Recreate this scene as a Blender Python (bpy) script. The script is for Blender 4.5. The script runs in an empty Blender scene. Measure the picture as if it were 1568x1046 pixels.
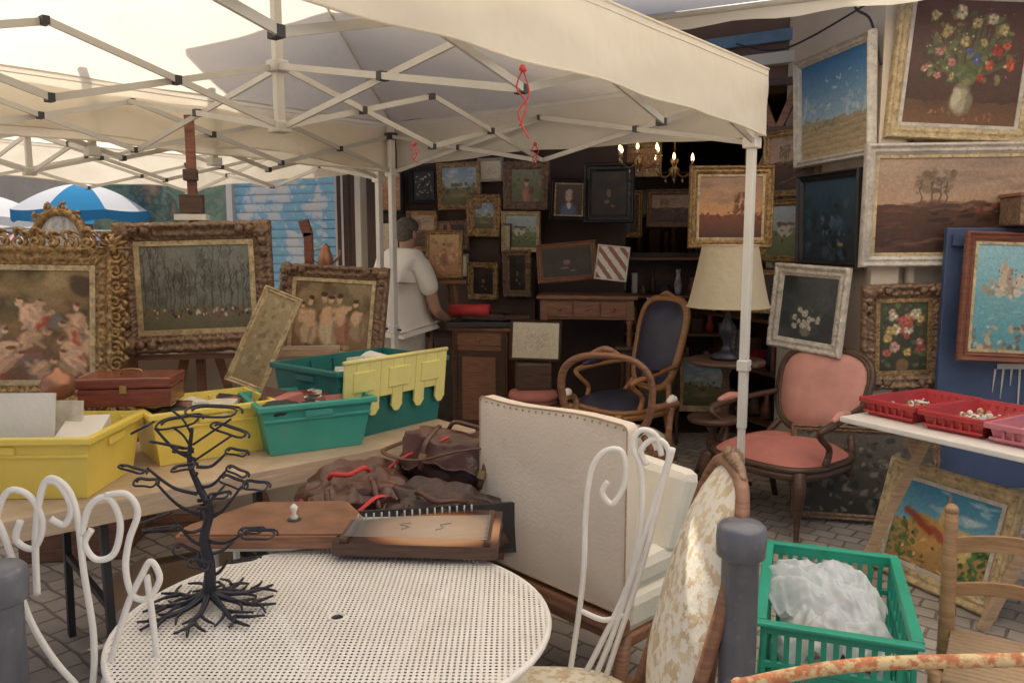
import bpy, bmesh, math, random
import numpy as np
from mathutils import Vector, Matrix, Euler, noise as mn
R=math.radians
random.seed(4)
scene=bpy.context.scene
V=Vector
# ------------------------------------------------------------------ materials
def nodes(name):
    m=bpy.data.materials.new(name); m.use_nodes=True
    nt=m.node_tree; b=nt.nodes['Principled BSDF']; return m,nt,b
def mixrgb(nt,fac,a,b):
    n=nt.nodes.new('ShaderNodeMix'); n.data_type='RGBA'
    for i,val in ((0,fac),(6,a),(7,b)):
        if isinstance(val,bpy.types.NodeSocket): nt.links.new(val,n.inputs[i])
        elif i==0: n.inputs[0].default_value=val
        else: n.inputs[i].default_value=(*val[:3],1)
    return n.outputs[2]
def tc(nt): return nt.nodes.new('ShaderNodeTexCoord').outputs['Object']
def noise(nt,vec,scale,detail=4,rough=.55):
    n=nt.nodes.new('ShaderNodeTexNoise'); n.inputs['Scale'].default_value=scale
    n.inputs['Detail'].default_value=detail; n.inputs['Roughness'].default_value=rough
    nt.links.new(vec,n.inputs['Vector']); return n.outputs['Fac']
def ramp(nt,fac,stops):
    n=nt.nodes.new('ShaderNodeValToRGB'); e=n.color_ramp.elements
    while len(e)<len(stops): e.new(.5)
    for k,(p,c) in enumerate(stops): e[k].position=p; e[k].color=(*c,1)
    nt.links.new(fac,n.inputs['Fac']); return n.outputs['Color']
def bump(nt,b,h,st,dist=.01):
    n=nt.nodes.new('ShaderNodeBump'); n.inputs['Strength'].default_value=st; n.inputs['Distance'].default_value=dist
    nt.links.new(h,n.inputs['Height']); nt.links.new(n.outputs['Normal'],b.inputs['Normal'])
def pm(name,col,rough=.6,metal=0,var=.18,vs=7,bs=60,bst=.15,col2=None,c2lo=.5,c2hi=.7):
    m,nt,b=nodes(name); t=tc(nt)
    n=noise(nt,t,vs)
    rr=ramp(nt,n,[(.3,(0,0,0)),(.7,(1,1,1))])
    c=mixrgb(nt,rr,[x*(1-var) for x in col],[min(1,x*(1+var)) for x in col])
    if col2:
        n2=noise(nt,t,vs*2.3,6,.65)
        f=ramp(nt,n2,[(c2lo,(0,0,0)),(c2hi,(1,1,1))])
        c=mixrgb(nt,f,c,col2)
    nt.links.new(c,b.inputs['Base Color'])
    b.inputs['Roughness'].default_value=rough; b.inputs['Metallic'].default_value=metal
    if bst: bump(nt,b,noise(nt,t,bs,3),bst)
    return m
def woodm(name,c1,c2,rough=.45,scale=(3,3,30)):
    m,nt,b=nodes(name); t=tc(nt)
    mp=nt.nodes.new('ShaderNodeMapping'); mp.inputs['Scale'].default_value=scale
    nt.links.new(t,mp.inputs['Vector'])
    n=noise(nt,mp.outputs[0],3,6,.6)
    c=ramp(nt,n,[(.3,c1),(.7,c2)]); nt.links.new(c,b.inputs['Base Color'])
    b.inputs['Roughness'].default_value=rough; bump(nt,b,n,.12); return m
def fabric(name,col,trans=.45,dirt=.12,bst=.5,bs=3.0,tcol=None):
    m,nt,b=nodes(name); nt.nodes.remove(b); t=tc(nt)
    out=nt.nodes['Material Output']
    n=noise(nt,t,1.3,6,.6)
    f=ramp(nt,n,[(.35,(0,0,0)),(.75,(1,1,1))])
    c=mixrgb(nt,f,col,[x*(1-dirt*k) for x,k in zip(col,(1,1.15,1.5))])
    tcol=tcol or col
    c2=mixrgb(nt,f,tcol,[x*(1-dirt*k) for x,k in zip(tcol,(1,1.15,1.5))])
    d=nt.nodes.new('ShaderNodeBsdfDiffuse'); tr=nt.nodes.new('ShaderNodeBsdfTranslucent')
    nt.links.new(c,d.inputs[0]); nt.links.new(c2,tr.inputs[0])
    bp=nt.nodes.new('ShaderNodeBump'); bp.inputs['Strength'].default_value=bst; bp.inputs['Distance'].default_value=.05
    nt.links.new(noise(nt,t,bs,3),bp.inputs['Height']); nt.links.new(bp.outputs[0],d.inputs['Normal']); nt.links.new(bp.outputs[0],tr.inputs['Normal'])
    mx=nt.nodes.new('ShaderNodeMixShader'); mx.inputs[0].default_value=trans
    nt.links.new(d.outputs[0],mx.inputs[1]); nt.links.new(tr.outputs[0],mx.inputs[2]); nt.links.new(mx.outputs[0],out.inputs[0])
    return m
def emis(name,col,st):
    m,nt,b=nodes(name); b.inputs['Emission Color'].default_value=(*col,1); b.inputs['Emission Strength'].default_value=st
    b.inputs['Base Color'].default_value=(*col,1); return m

CANVAS=fabric('tent_canvas',(.88,.82,.72),.60,.08,.5,3,(.92,.84,.70))
VAL=fabric('valance_canvas',(.90,.86,.77),.45,.10,.5,3,(.92,.86,.74))
AWN=fabric('awning_canvas',(.92,.88,.80),.86,.05,.3,3,(.98,.92,.81))
ALU=pm('aluminium',(.54,.52,.47),.45,.15,.08,5,30,.05)
POLE=pm('white_tent_pole',(.76,.74,.69),.4,.1,.06,5,30,.05)
BLK=pm('black_plastic',(.035,.035,.038),.5)
GOLD=pm('gilt',(.44,.28,.115),.38,.45,.35,25,90,.45,(.13,.075,.04),.44,.66)
GOLDP=pm('pale_gilt',(.58,.45,.25),.48,.2,.28,20,90,.35,(.25,.165,.09),.50,.72)
BRONZE=pm('bronze_frame',(.22,.135,.085),.48,.25,.35,30,80,.5,(.44,.31,.17),.52,.72)
SILV=pm('silver_frame',(.58,.53,.45),.5,.1,.2,18,60,.3,(.33,.28,.22),.52,.74)
BLKF=pm('ebony_frame',(.03,.027,.025),.35)
REDF=woodm('mahogany_frame',(.14,.045,.03),(.30,.12,.07),.4)
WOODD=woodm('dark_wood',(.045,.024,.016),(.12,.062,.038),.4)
WOODM=woodm('mid_wood',(.16,.072,.04),(.34,.165,.092),.45)
WOODO=woodm('orange_wood',(.30,.13,.05),(.52,.26,.11),.35)
WOODL=woodm('light_wood',(.38,.25,.15),(.60,.42,.27),.55)
WOODR=woodm('rustic_wood',(.27,.15,.07),(.46,.28,.14),.5)
PLY=woodm('table_ply',(.46,.34,.23),(.62,.48,.34),.6)
MAHO=woodm('mahogany_box',(.14,.03,.02),(.28,.08,.05),.25)
ENAM=pm('white_enamel',(.82,.79,.73),.38,0,.08,9,70,.08,(.50,.40,.29),.68,.82)
IRON=pm('black_iron',(.03,.03,.042),.35,.4,.3,30)
YEL=pm('yellow_plastic',(.86,.67,.13),.42,0,.06,4,60,.05,(.64,.50,.13),.62,.85)
YEL2=pm('pale_yellow_plastic',(.82,.75,.27),.45,0,.06,6,60,.05,(.62,.54,.2),.6,.85)
TEAL=pm('teal_plastic',(.06,.36,.28),.4,0,.1,5,60,.05,(.12,.27,.21),.6,.8)
TEALD=pm('dark_teal_plastic',(.015,.155,.14),.4,0,.12,5,60,.05)
GRN=pm('green_crate_plastic',(.018,.32,.21),.4,0,.12,6,60,.06,(.03,.2,.13),.6,.8)
REDP=pm('red_plastic',(.44,.04,.045),.4,0,.12,6)
PINKP=pm('pink_plastic',(.55,.18,.22),.4,0,.12,6)
LEA=pm('brown_leather',(.115,.050,.036),.28,0,.3,5,40,.35,(.185,.10,.075),.54,.75)
LEAB=pm('dark_leather',(.065,.034,.028),.34,0,.3,7,60,.3)
NAVY=pm('navy_leather',(.045,.045,.07),.36,0,.3,5,60,.2)
PINK=pm('pink_velvet',(.60,.29,.235),.85,0,.14,6,120,.2)
PINKD=pm('rose_velvet',(.50,.18,.145),.85,0,.14,6,120,.2)
CREAM=pm('cream_upholstery',(.76,.66,.54),.85,0,.06,3,90,.2,(.64,.53,.41),.62,.88)
CREAMB=pm('cream_seat',(.76,.71,.61),.85,0,.07,3,90,.2)
PLAST=pm('cream_plaster',(.72,.62,.49),.85,0,.08,1.5,30,.3,(.50,.42,.33),.58,.8)
PLAST2=pm('grey_plaster',(.57,.51,.43),.85,0,.1,1.2,30,.3)
SHUT=pm('shutter_paint',(.74,.70,.64),.6,0,.08,2)
BROWNF=pm('brown_fascia',(.20,.125,.095),.6,0,.2,2)
BLUEP=pm('blue_panel',(.055,.085,.17),.5,0,.25,2.5,40,.2)
BLUEST=pm('blue_stripe',(.16,.28,.44),.6)
SKIN=pm('skin',(.48,.27,.19),.55,0,.08)
HAIR=pm('grey_hair',(.13,.11,.10),.7,0,.4,60,200,.5)
SHIRT=pm('white_shirt',(.86,.82,.76),.8,0,.04,4,14,.6)
TROU=pm('beige_trousers',(.45,.41,.35),.85,0,.1,5,16,.4)
REDC=pm('red_cord',(.60,.05,.05),.6)
CARD=pm('white_card',(.78,.75,.67),.7,0,.05)
COPPER=pm('copper',(.46,.22,.13),.35,.5,.2,6)
BOLL=pm('bollard_paint',(.15,.155,.18),.40,.2,.2,10,50,.2,(.30,.30,.31),.6,.75)
RUST=pm('rusty_paint',(.54,.19,.08),.7,0,.3,25,60,.4,(.68,.52,.27),.45,.55)
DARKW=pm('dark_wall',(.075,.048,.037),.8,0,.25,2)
GLASS=pm('clutter_glass',(.55,.56,.55),.2,0,.5,30)
PAPER=pm('paper',(.66,.6,.49),.8,0,.2,20)
CBOX=pm('cardboard',(.42,.29,.18),.8,0,.12,4)
SHADE=fabric('lampshade_cloth',(.82,.73,.54),.4,.1,.2,20)
BULB=emis('warm_bulb',(1,.55,.22),7)
BRASS=pm('brass',(.38,.25,.10),.3,.6,.3,10)
LINEN=pm('linen_board',(.5,.42,.33),.85,0,.12,2)
def floral():
    m,nt,b=nodes('floral_upholstery'); t=tc(nt)
    n=noise(nt,t,34,5,.6); f=ramp(nt,n,[(.49,(0,0,0)),(.55,(1,1,1))])
    n2=noise(nt,t,11,2); f2=ramp(nt,n2,[(.4,(.60,.46,.28)),(.6,(.70,.58,.38))])
    c=mixrgb(nt,f,(.82,.76,.63),f2); nt.links.new(c,b.inputs['Base Color']); b.inputs['Roughness'].default_value=.85
    bump(nt,b,n,.3); return m
FLOR=floral()
def plasticbag():
    m,nt,b=nodes('plastic_bag_film'); b.inputs['Base Color'].default_value=(.84,.88,.91,1)
    b.inputs['Roughness'].default_value=.2; t=tc(nt); bump(nt,b,noise(nt,t,16,4,.6),.5,.02)
    out=nt.nodes['Material Output']; tr=nt.nodes.new('ShaderNodeBsdfTransparent'); tl=nt.nodes.new('ShaderNodeBsdfTranslucent'); tl.inputs[0].default_value=(.86,.90,.93,1)
    m1=nt.nodes.new('ShaderNodeMixShader'); m1.inputs[0].default_value=.35; mx=nt.nodes.new('ShaderNodeMixShader'); mx.inputs[0].default_value=.30
    nt.links.new(b.outputs[0],m1.inputs[1]); nt.links.new(tl.outputs[0],m1.inputs[2]); nt.links.new(m1.outputs[0],mx.inputs[1]); nt.links.new(tr.outputs[0],mx.inputs[2]); nt.links.new(mx.outputs[0],out.inputs[0]); return m
BAGF=plasticbag()
def perforated():
    m,nt,b=nodes('perforated_white_metal'); t=tc(nt)
    sep=nt.nodes.new('ShaderNodeSeparateXYZ'); nt.links.new(t,sep.inputs[0])
    def M(op,a,bb=None):
        n=nt.nodes.new('ShaderNodeMath'); n.operation=op
        for i,v in ((0,a),(1,bb)):
            if v is None: continue
            if isinstance(v,bpy.types.NodeSocket): nt.links.new(v,n.inputs[i])
            else: n.inputs[i].default_value=v
        return n.outputs[0]
    S=80
    def cell(s): return M('SUBTRACT',M('FRACT',M('MULTIPLY',s,S)),.5)
    cx,cy=cell(sep.outputs[0]),cell(sep.outputs[1])
    d=M('SQRT',M('ADD',M('MULTIPLY',cx,cx),M('MULTIPLY',cy,cy)))
    hole=M('LESS_THAN',d,.25)
    n=noise(nt,t,6,5); c=ramp(nt,n,[(.3,(.86,.82,.76)),(.75,(.74,.69,.62))]); nt.links.new(c,b.inputs['Base Color']); b.inputs['Roughness'].default_value=.4
    tr=nt.nodes.new('ShaderNodeBsdfTransparent'); mx=nt.nodes.new('ShaderNodeMixShader')
    nt.links.new(hole,mx.inputs[0]); nt.links.new(b.outputs[0],mx.inputs[1]); nt.links.new(tr.outputs[0],mx.inputs[2]); nt.links.new(mx.outputs[0],nt.nodes['Material Output'].inputs[0])
    return m
PERF=perforated()
def cobble():
    m,nt,b=nodes('cobble_paving'); t=tc(nt)
    mp=nt.nodes.new('ShaderNodeMapping'); mp.inputs['Rotation'].default_value=(0,0,R(38)); nt.links.new(t,mp.inputs[0])
    dn=nt.nodes.new('ShaderNodeTexNoise'); dn.inputs['Scale'].default_value=4; nt.links.new(mp.outputs[0],dn.inputs['Vector'])
    va=nt.nodes.new('ShaderNodeVectorMath'); va.operation='SCALE'; va.inputs['Scale'].default_value=.07; nt.links.new(dn.outputs['Color'],va.inputs[0])
    ad=nt.nodes.new('ShaderNodeVectorMath'); nt.links.new(mp.outputs[0],ad.inputs[0]); nt.links.new(va.outputs[0],ad.inputs[1])
    br=nt.nodes.new('ShaderNodeTexBrick'); nt.links.new(ad.outputs[0],br.inputs['Vector'])
    br.inputs['Scale'].default_value=1; br.inputs['Brick Width'].default_value=.135; br.inputs['Row Height'].default_value=.10
    br.inputs['Mortar Size'].default_value=.008; br.inputs['Mortar Smooth'].default_value=.6
    br.inputs['Color1'].default_value=(.47,.42,.37,1); br.inputs['Color2'].default_value=(.34,.305,.275,1); br.inputs['Mortar'].default_value=(.22,.19,.165,1)
    n=noise(nt,t,2,8,.7); f=ramp(nt,n,[(.3,(.72,.70,.68)),(.7,(1.15,1.12,1.08))])
    ml=nt.nodes.new('ShaderNodeMix'); ml.data_type='RGBA'; ml.blend_type='MULTIPLY'; ml.inputs[0].default_value=1
    nt.links.new(br.outputs['Color'],ml.inputs[6]); nt.links.new(f,ml.inputs[7]); nt.links.new(ml.outputs[2],b.inputs['Base Color'])
    b.inputs['Roughness'].default_value=.8
    mm=nt.nodes.new('ShaderNodeMath'); mm.operation='SUBTRACT'; mm.inputs[0].default_value=1; nt.links.new(br.outputs['Fac'],mm.inputs[1])
    bump(nt,b,mm.outputs[0],.7,.012); return m
COB=cobble()
def canvas_mat():
    m,nt,b=nodes('oil_on_canvas'); a=nt.nodes.new('ShaderNodeAttribute'); a.attribute_name='paint'
    t=tc(nt); n=noise(nt,t,55,4,.6)
    mlt=nt.nodes.new('ShaderNodeMix'); mlt.data_type='RGBA'; mlt.blend_type='MULTIPLY'; mlt.inputs[0].default_value=.5
    f=ramp(nt,n,[(.3,(.75,.75,.75)),(.7,(1.2,1.2,1.2))])
    nt.links.new(a.outputs['Color'],mlt.inputs[6]); nt.links.new(f,mlt.inputs[7]); nt.links.new(mlt.outputs[2],b.inputs['Base Color'])
    b.inputs['Roughness'].default_value=.42; bump(nt,b,n,.25,.004); return m
OIL=canvas_mat()
# ------------------------------------------------------------------ mesh builder
def catmull(p,n=6,closed=False):
    p=[V(q) if len(q)==3 else V((q[0],0,q[1])) for q in p]; out=[]; N=len(p)
    rng=range(N) if closed else range(N-1)
    for i in rng:
        if closed: a,b,c,d=p[(i-1)%N],p[i],p[(i+1)%N],p[(i+2)%N]
        else: a,b,c,d=p[max(i-1,0)],p[i],p[i+1],p[min(i+2,N-1)]
        for k in range(n):
            t=k/n; out.append(.5*((2*b)+(c-a)*t+(2*a-5*b+4*c-d)*t*t+(3*b-a-3*c+d)*t**3))
    if not closed: out.append(p[-1])
    return out
def lerpl(r,n):
    if not hasattr(r,'__len__'): return [r]*n
    return [float(x) for x in np.interp(np.linspace(0,1,n),np.linspace(0,1,len(r)),r)]
class MB:
    def __init__(s): s.v=[];s.f=[];s.mi=[];s.sm=[];s.mats=[]
    def idx(s,m):
        if m not in s.mats: s.mats.append(m)
        return s.mats.index(m)
    def add(s,vs,fs,mat,M=None,smooth=False):
        o=len(s.v)
        for q in vs:
            q=V(q); s.v.append(tuple(M@q) if M else tuple(q))
        i=s.idx(mat)
        for f in fs: s.f.append([k+o for k in f]); s.mi.append(i); s.sm.append(smooth)
    def box(s,c,d,mat,rot=(0,0,0),bev=0,M=None):
        T=Matrix.Translation(c)@Euler(rot).to_matrix().to_4x4()
        if M: T=M@T
        if bev:
            bm=bmesh.new(); bmesh.ops.create_cube(bm,size=1); bmesh.ops.scale(bm,vec=d,verts=bm.verts)
            bmesh.ops.bevel(bm,geom=bm.edges[:],offset=bev,segments=2,affect='EDGES',profile=.5)
            bm.verts.index_update()
            vs=[v.co.copy() for v in bm.verts]; fs=[[v.index for v in f.verts] for f in bm.faces]; bm.free()
            s.add(vs,fs,mat,T)
        else:
            x,y,z=[k/2 for k in d]
            vs=[(-x,-y,-z),(x,-y,-z),(x,y,-z),(-x,y,-z),(-x,-y,z),(x,-y,z),(x,y,z),(-x,y,z)]
            s.add(vs,[(0,3,2,1),(4,5,6,7),(0,1,5,4),(1,2,6,5),(2,3,7,6),(3,0,4,7)],mat,T)
    def bar(s,a,b,w,t,mat,M=None):
        a,b=V(a),V(b); d=b-a; L=d.length; q=d.to_track_quat('X','Z').to_matrix().to_4x4()
        T=Matrix.Translation((a+b)/2)@q
        if M: T=M@T
        x,y,z=L/2,t/2,w/2
        vs=[(-x,-y,-z),(x,-y,-z),(x,y,-z),(-x,y,-z),(-x,-y,z),(x,-y,z),(x,y,z),(-x,y,z)]
        s.add(vs,[(0,3,2,1),(4,5,6,7),(0,1,5,4),(1,2,6,5),(2,3,7,6),(3,0,4,7)],mat,T)
    def tube(s,p,r,mat,n=8,closed=False,M=None,sq=1.0):
        p=[V(q) for q in p]; N=len(p); rs=lerpl(r,N); vs=[];fs=[]
        t0=(p[1]-p[0]).normalized(); up=V((0,0,1)) if abs(t0.z)<.9 else V((0,1,0))
        nx=t0.cross(up).normalized()
        for i in range(N):
            if closed: t=(p[(i+1)%N]-p[i-1])
            else: t=p[min(i+1,N-1)]-p[max(i-1,0)]
            if t.length<1e-9: t=t0.copy()
            t.normalize(); nx=(nx-t*nx.dot(t))
            if nx.length<1e-6: nx=t.orthogonal()
            nx.normalize(); ny=t.cross(nx)
            for k in range(n):
                a=2*math.pi*k/n; vs.append(p[i]+(nx*math.cos(a)+ny*math.sin(a)*sq)*rs[i])
        for i in range(N if closed else N-1):
            j=(i+1)%N
            for k in range(n): fs.append((i*n+k,i*n+(k+1)%n,j*n+(k+1)%n,j*n+k))
        if not closed: fs.append(tuple(range(n))[::-1]); fs.append(tuple((N-1)*n+k for k in range(n)))
        s.add(vs,fs,mat,M,True)
    def lathe(s,prof,mat,c=(0,0,0),n=24,M=None,smooth=True,sx=1,sy=1):
        vs=[];fs=[]
        for r,z in prof:
            for k in range(n):
                a=2*math.pi*k/n; vs.append((c[0]+r*sx*math.cos(a),c[1]+r*sy*math.sin(a),c[2]+z))
        for i in range(len(prof)-1):
            for k in range(n): fs.append((i*n+k,i*n+(k+1)%n,(i+1)*n+(k+1)%n,(i+1)*n+k))
        fs.append(tuple(range(n))[::-1]); fs.append(tuple((len(prof)-1)*n+k for k in range(n)))
        s.add(vs,fs,mat,M,smooth)
    def pad(s,outl,bulge,mat,M=None,y0=0,rings=8,pw=4,wob=0):
        n=len(outl); cx=sum(o[0] for o in outl)/n; cz=sum(o[1] for o in outl)/n
        vs=[(cx,y0-bulge,cz)];fs=[]
        for i in range(1,rings+1):
            r=i/rings; b=bulge*(1-r**pw)
            for x,z in outl:
                X,Z=cx+(x-cx)*r,cz+(z-cz)*r; vs.append((X,y0-b+(wob*mn.noise(V((X*5,Z*5,3))) if r<1 else 0),Z))
        for k in range(n): fs.append((0,1+k,1+(k+1)%n))
        for i in range(rings-1):
            for k in range(n): a=1+i*n; fs.append((a+k,a+n+k,a+n+(k+1)%n,a+(k+1)%n))
        s.add(vs,fs,mat,M,True)
    def blob(s,c,r,mat,amp=.15,freq=3,seed=0,e=1.0,nu=36,nv=20,M=None,ridge=False):
        vs=[];fs=[]
        def sp(x): return math.copysign(abs(x)**e,x)
        for j in range(nv+1):
            ph=-math.pi/2+math.pi*j/nv
            for i in range(nu):
                th=2*math.pi*i/nu
                q=V((sp(math.cos(ph))*sp(math.cos(th)),sp(math.cos(ph))*sp(math.sin(th)),sp(math.sin(ph))))
                nn=mn.noise(q*freq+V((seed*7.1,seed*3.3,seed)))+.5*mn.noise(q*freq*2.3+V((seed,9,3)))
                if ridge: nn=.5-abs(nn)*1.8
                q=q*(1+amp*nn); vs.append((c[0]+q.x*r[0],c[1]+q.y*r[1],c[2]+q.z*r[2]))
        for j in range(nv):
            for i in range(nu): fs.append((j*nu+i,j*nu+(i+1)%nu,(j+1)*nu+(i+1)%nu,(j+1)*nu+i))
        s.add(vs,fs,mat,M,True)
    def build(s,name,loc=(0,0,0),yaw=0,parent=None,rot=None):
        me=bpy.data.meshes.new(name); me.from_pydata(s.v,[],s.f)
        for m in s.mats: me.materials.append(m)
        me.polygons.foreach_set('material_index',s.mi); me.polygons.foreach_set('use_smooth',s.sm); me.update()
        o=bpy.data.objects.new(name,me); scene.collection.objects.link(o); o.location=loc
        if rot: o.rotation_mode='YXZ'; o.rotation_euler=rot
        else: o.rotation_euler=(0,0,R(yaw))
        if parent: o.parent=parent
        return o
def supel(w,h,e=2.6,n=40,cx=0,cz=0):
    o=[]
    for i in range(n):
        a=2*math.pi*i/n; c,s_=math.cos(a),math.sin(a)
        o.append((cx+w*math.copysign(abs(c)**(2/e),c),cz+h*math.copysign(abs(s_)**(2/e),s_)))
    return o
# ------------------------------------------------------------------ camera, light
cam=bpy.data.cameras.new('camera'); cam.sensor_width=36; cam.lens=28.0; cam.clip_end=500; cam.clip_start=.05
co=bpy.data.objects.new('camera',cam); scene.collection.objects.link(co); co.location=(0,0,1.6); co.rotation_euler=(R(90-7.1),0,0); scene.camera=co
S=V((-.30,.80,0)).normalized()*math.cos(R(58))+V((0,0,math.sin(R(58))))
sl=bpy.data.lights.new('sun','SUN'); sl.energy=5.0; sl.angle=R(.6); sl.color=(1,.93,.83)
so=bpy.data.objects.new('sun',sl); scene.collection.objects.link(so); so.rotation_euler=S.to_track_quat('Z','Y').to_euler(); so.location=(0,0,12)
w=bpy.data.worlds.new('World'); scene.world=w; w.use_nodes=True; nt=w.node_tree
sk=nt.nodes.new('ShaderNodeTexSky'); sk.sky_type='NISHITA'; sk.sun_disc=False; sk.sun_elevation=R(58); sk.sun_rotation=math.atan2(S.x,S.y); sk.dust_density=5; sk.air_density=.8
nt.links.new(sk.outputs[0],nt.nodes['Background'].inputs[0]); nt.nodes['Background'].inputs[1].default_value=.15
scene.view_settings.view_transform='Standard'
# ------------------------------------------------------------------ paint
def lin(a): return np.clip(a,0,1)**2.2
class Pt:
    def __init__(s,W,H,seed):
        s.W,s.H=W,H; s.r=np.random.RandomState(seed); s.X,s.Y=np.meshgrid(np.linspace(0,1,W),np.linspace(0,1,H)); s.a=np.zeros((H,W,3)); s.asp=W/H
        def up(n):
            q=s.r.rand(n+1,n+1)-.5; xi=s.X*(n-.001); yi=s.Y*(n-.001); x0=xi.astype(int); y0=yi.astype(int); fx=xi-x0; fy=yi-y0
            return q[y0,x0]*(1-fx)*(1-fy)+q[y0,x0+1]*fx*(1-fy)+q[y0+1,x0]*(1-fx)*fy+q[y0+1,x0+1]*fx*fy
        s.Xo,s.Yo=s.X,s.Y; wx=up(14)*.030+up(30)*.015; wy=up(14)*.030+up(30)*.015; s.X=s.X+wx; s.Y=s.Y+wy
    def grad(s,c0,c1,y0=0,y1=1):
        t=np.clip((s.Y-y0)/(y1-y0),0,1)[...,None]; m=((s.Y>=(y0 if y0>0 else -9))&(s.Y<=(y1 if y1<1 else 9)))[...,None]
        s.a=np.where(m,np.array(c0)*(1-t)+np.array(c1)*t,s.a)
    def ell(s,cx,cy,rx,ry,c,al=1,ang=0,soft=.35):
        ca,sa=math.cos(ang),math.sin(ang); dx=(s.X-cx)*s.asp; dy=s.Y-cy
        u=(dx*ca+dy*sa)/(rx*s.asp+1e-6); v=(-dx*sa+dy*ca)/(ry+1e-6); d=np.sqrt(u*u+v*v)
        m=np.clip((1-d)/soft,0,1)[...,None]*al; s.a=s.a*(1-m)+np.array(c)*m
    def sc(s,n,x0,x1,y0,y1,s0,s1,cols,al=.9,asp=1,ang=None,jit=.06):
        for _ in range(n):
            r=s.r.uniform(s0,s1); c=np.array(cols[s.r.randint(len(cols))])+s.r.uniform(-jit,jit)
            s.ell(s.r.uniform(x0,x1),s.r.uniform(y0,y1),r,r*asp,c,al,s.r.uniform(-3,3) if ang is None else ang+s.r.uniform(-.2,.2))
    def rect(s,x0,x1,y0,y1,c,al=1):
        m=((s.X>x0)&(s.X<x1)&(s.Y>y0)&(s.Y<y1))[...,None]*al; s.a=s.a*(1-m)+np.array(c)*m
    def ln(s,x0,y0,x1,y1,wd,c,al=1):
        dx,dy=(x1-x0)*s.asp,y1-y0; L2=dx*dx+dy*dy+1e-9
        t=np.clip(((s.X-x0)*s.asp*dx+(s.Y-y0)*dy)/L2,0,1)
        d=np.hypot((s.X-x0)*s.asp-t*dx,(s.Y-y0)-t*dy); m=np.clip(1.5-d/wd,0,1)[...,None]*al; s.a=s.a*(1-m)+np.array(c)*m
    def flower(s,x,y,r,c):
        c=np.array(c); s.ell(x,y,r/s.asp,r,c*.72,.95)
        for k in range(6):
            a=k*1.05+s.r.uniform(0,1); s.ell(x+math.cos(a)*r*.5/s.asp,y+math.sin(a)*r*.5,r*.42/s.asp,r*.30,c*s.r.uniform(.85,1.12),.9,a)
        s.ell(x,y,r*.22/s.asp,r*.22,c*.6,.8)
    def fig(s,x,y,h,skin,cloth,al=1,lean=0):
        s.ell(x+lean*.3*h,y+h*.3,h*.16/s.asp*1.2,h*.3,cloth,al,-lean*.5); s.ell(x+.02,y+h*.3,h*.05/s.asp,h*.25,np.array(cloth)*.7,.6)
        s.ell(x+lean*.6*h,y+h*.55,h*.13/s.asp,h*.2,skin if s.r.rand()<.6 else cloth,al)
        s.ell(x+lean*.8*h,y+h*.85,h*.065/s.asp,h*.085,skin,al); s.ell(x+lean*.8*h,y+h*.92,h*.07/s.asp,h*.05,(.25,.15,.08),al)
        s.ln(x,y+h*.65,x+s.r.uniform(-.4,.4)*h/s.asp,y+h*s.r.uniform(.4,.8),h*.035,skin,al)
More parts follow.
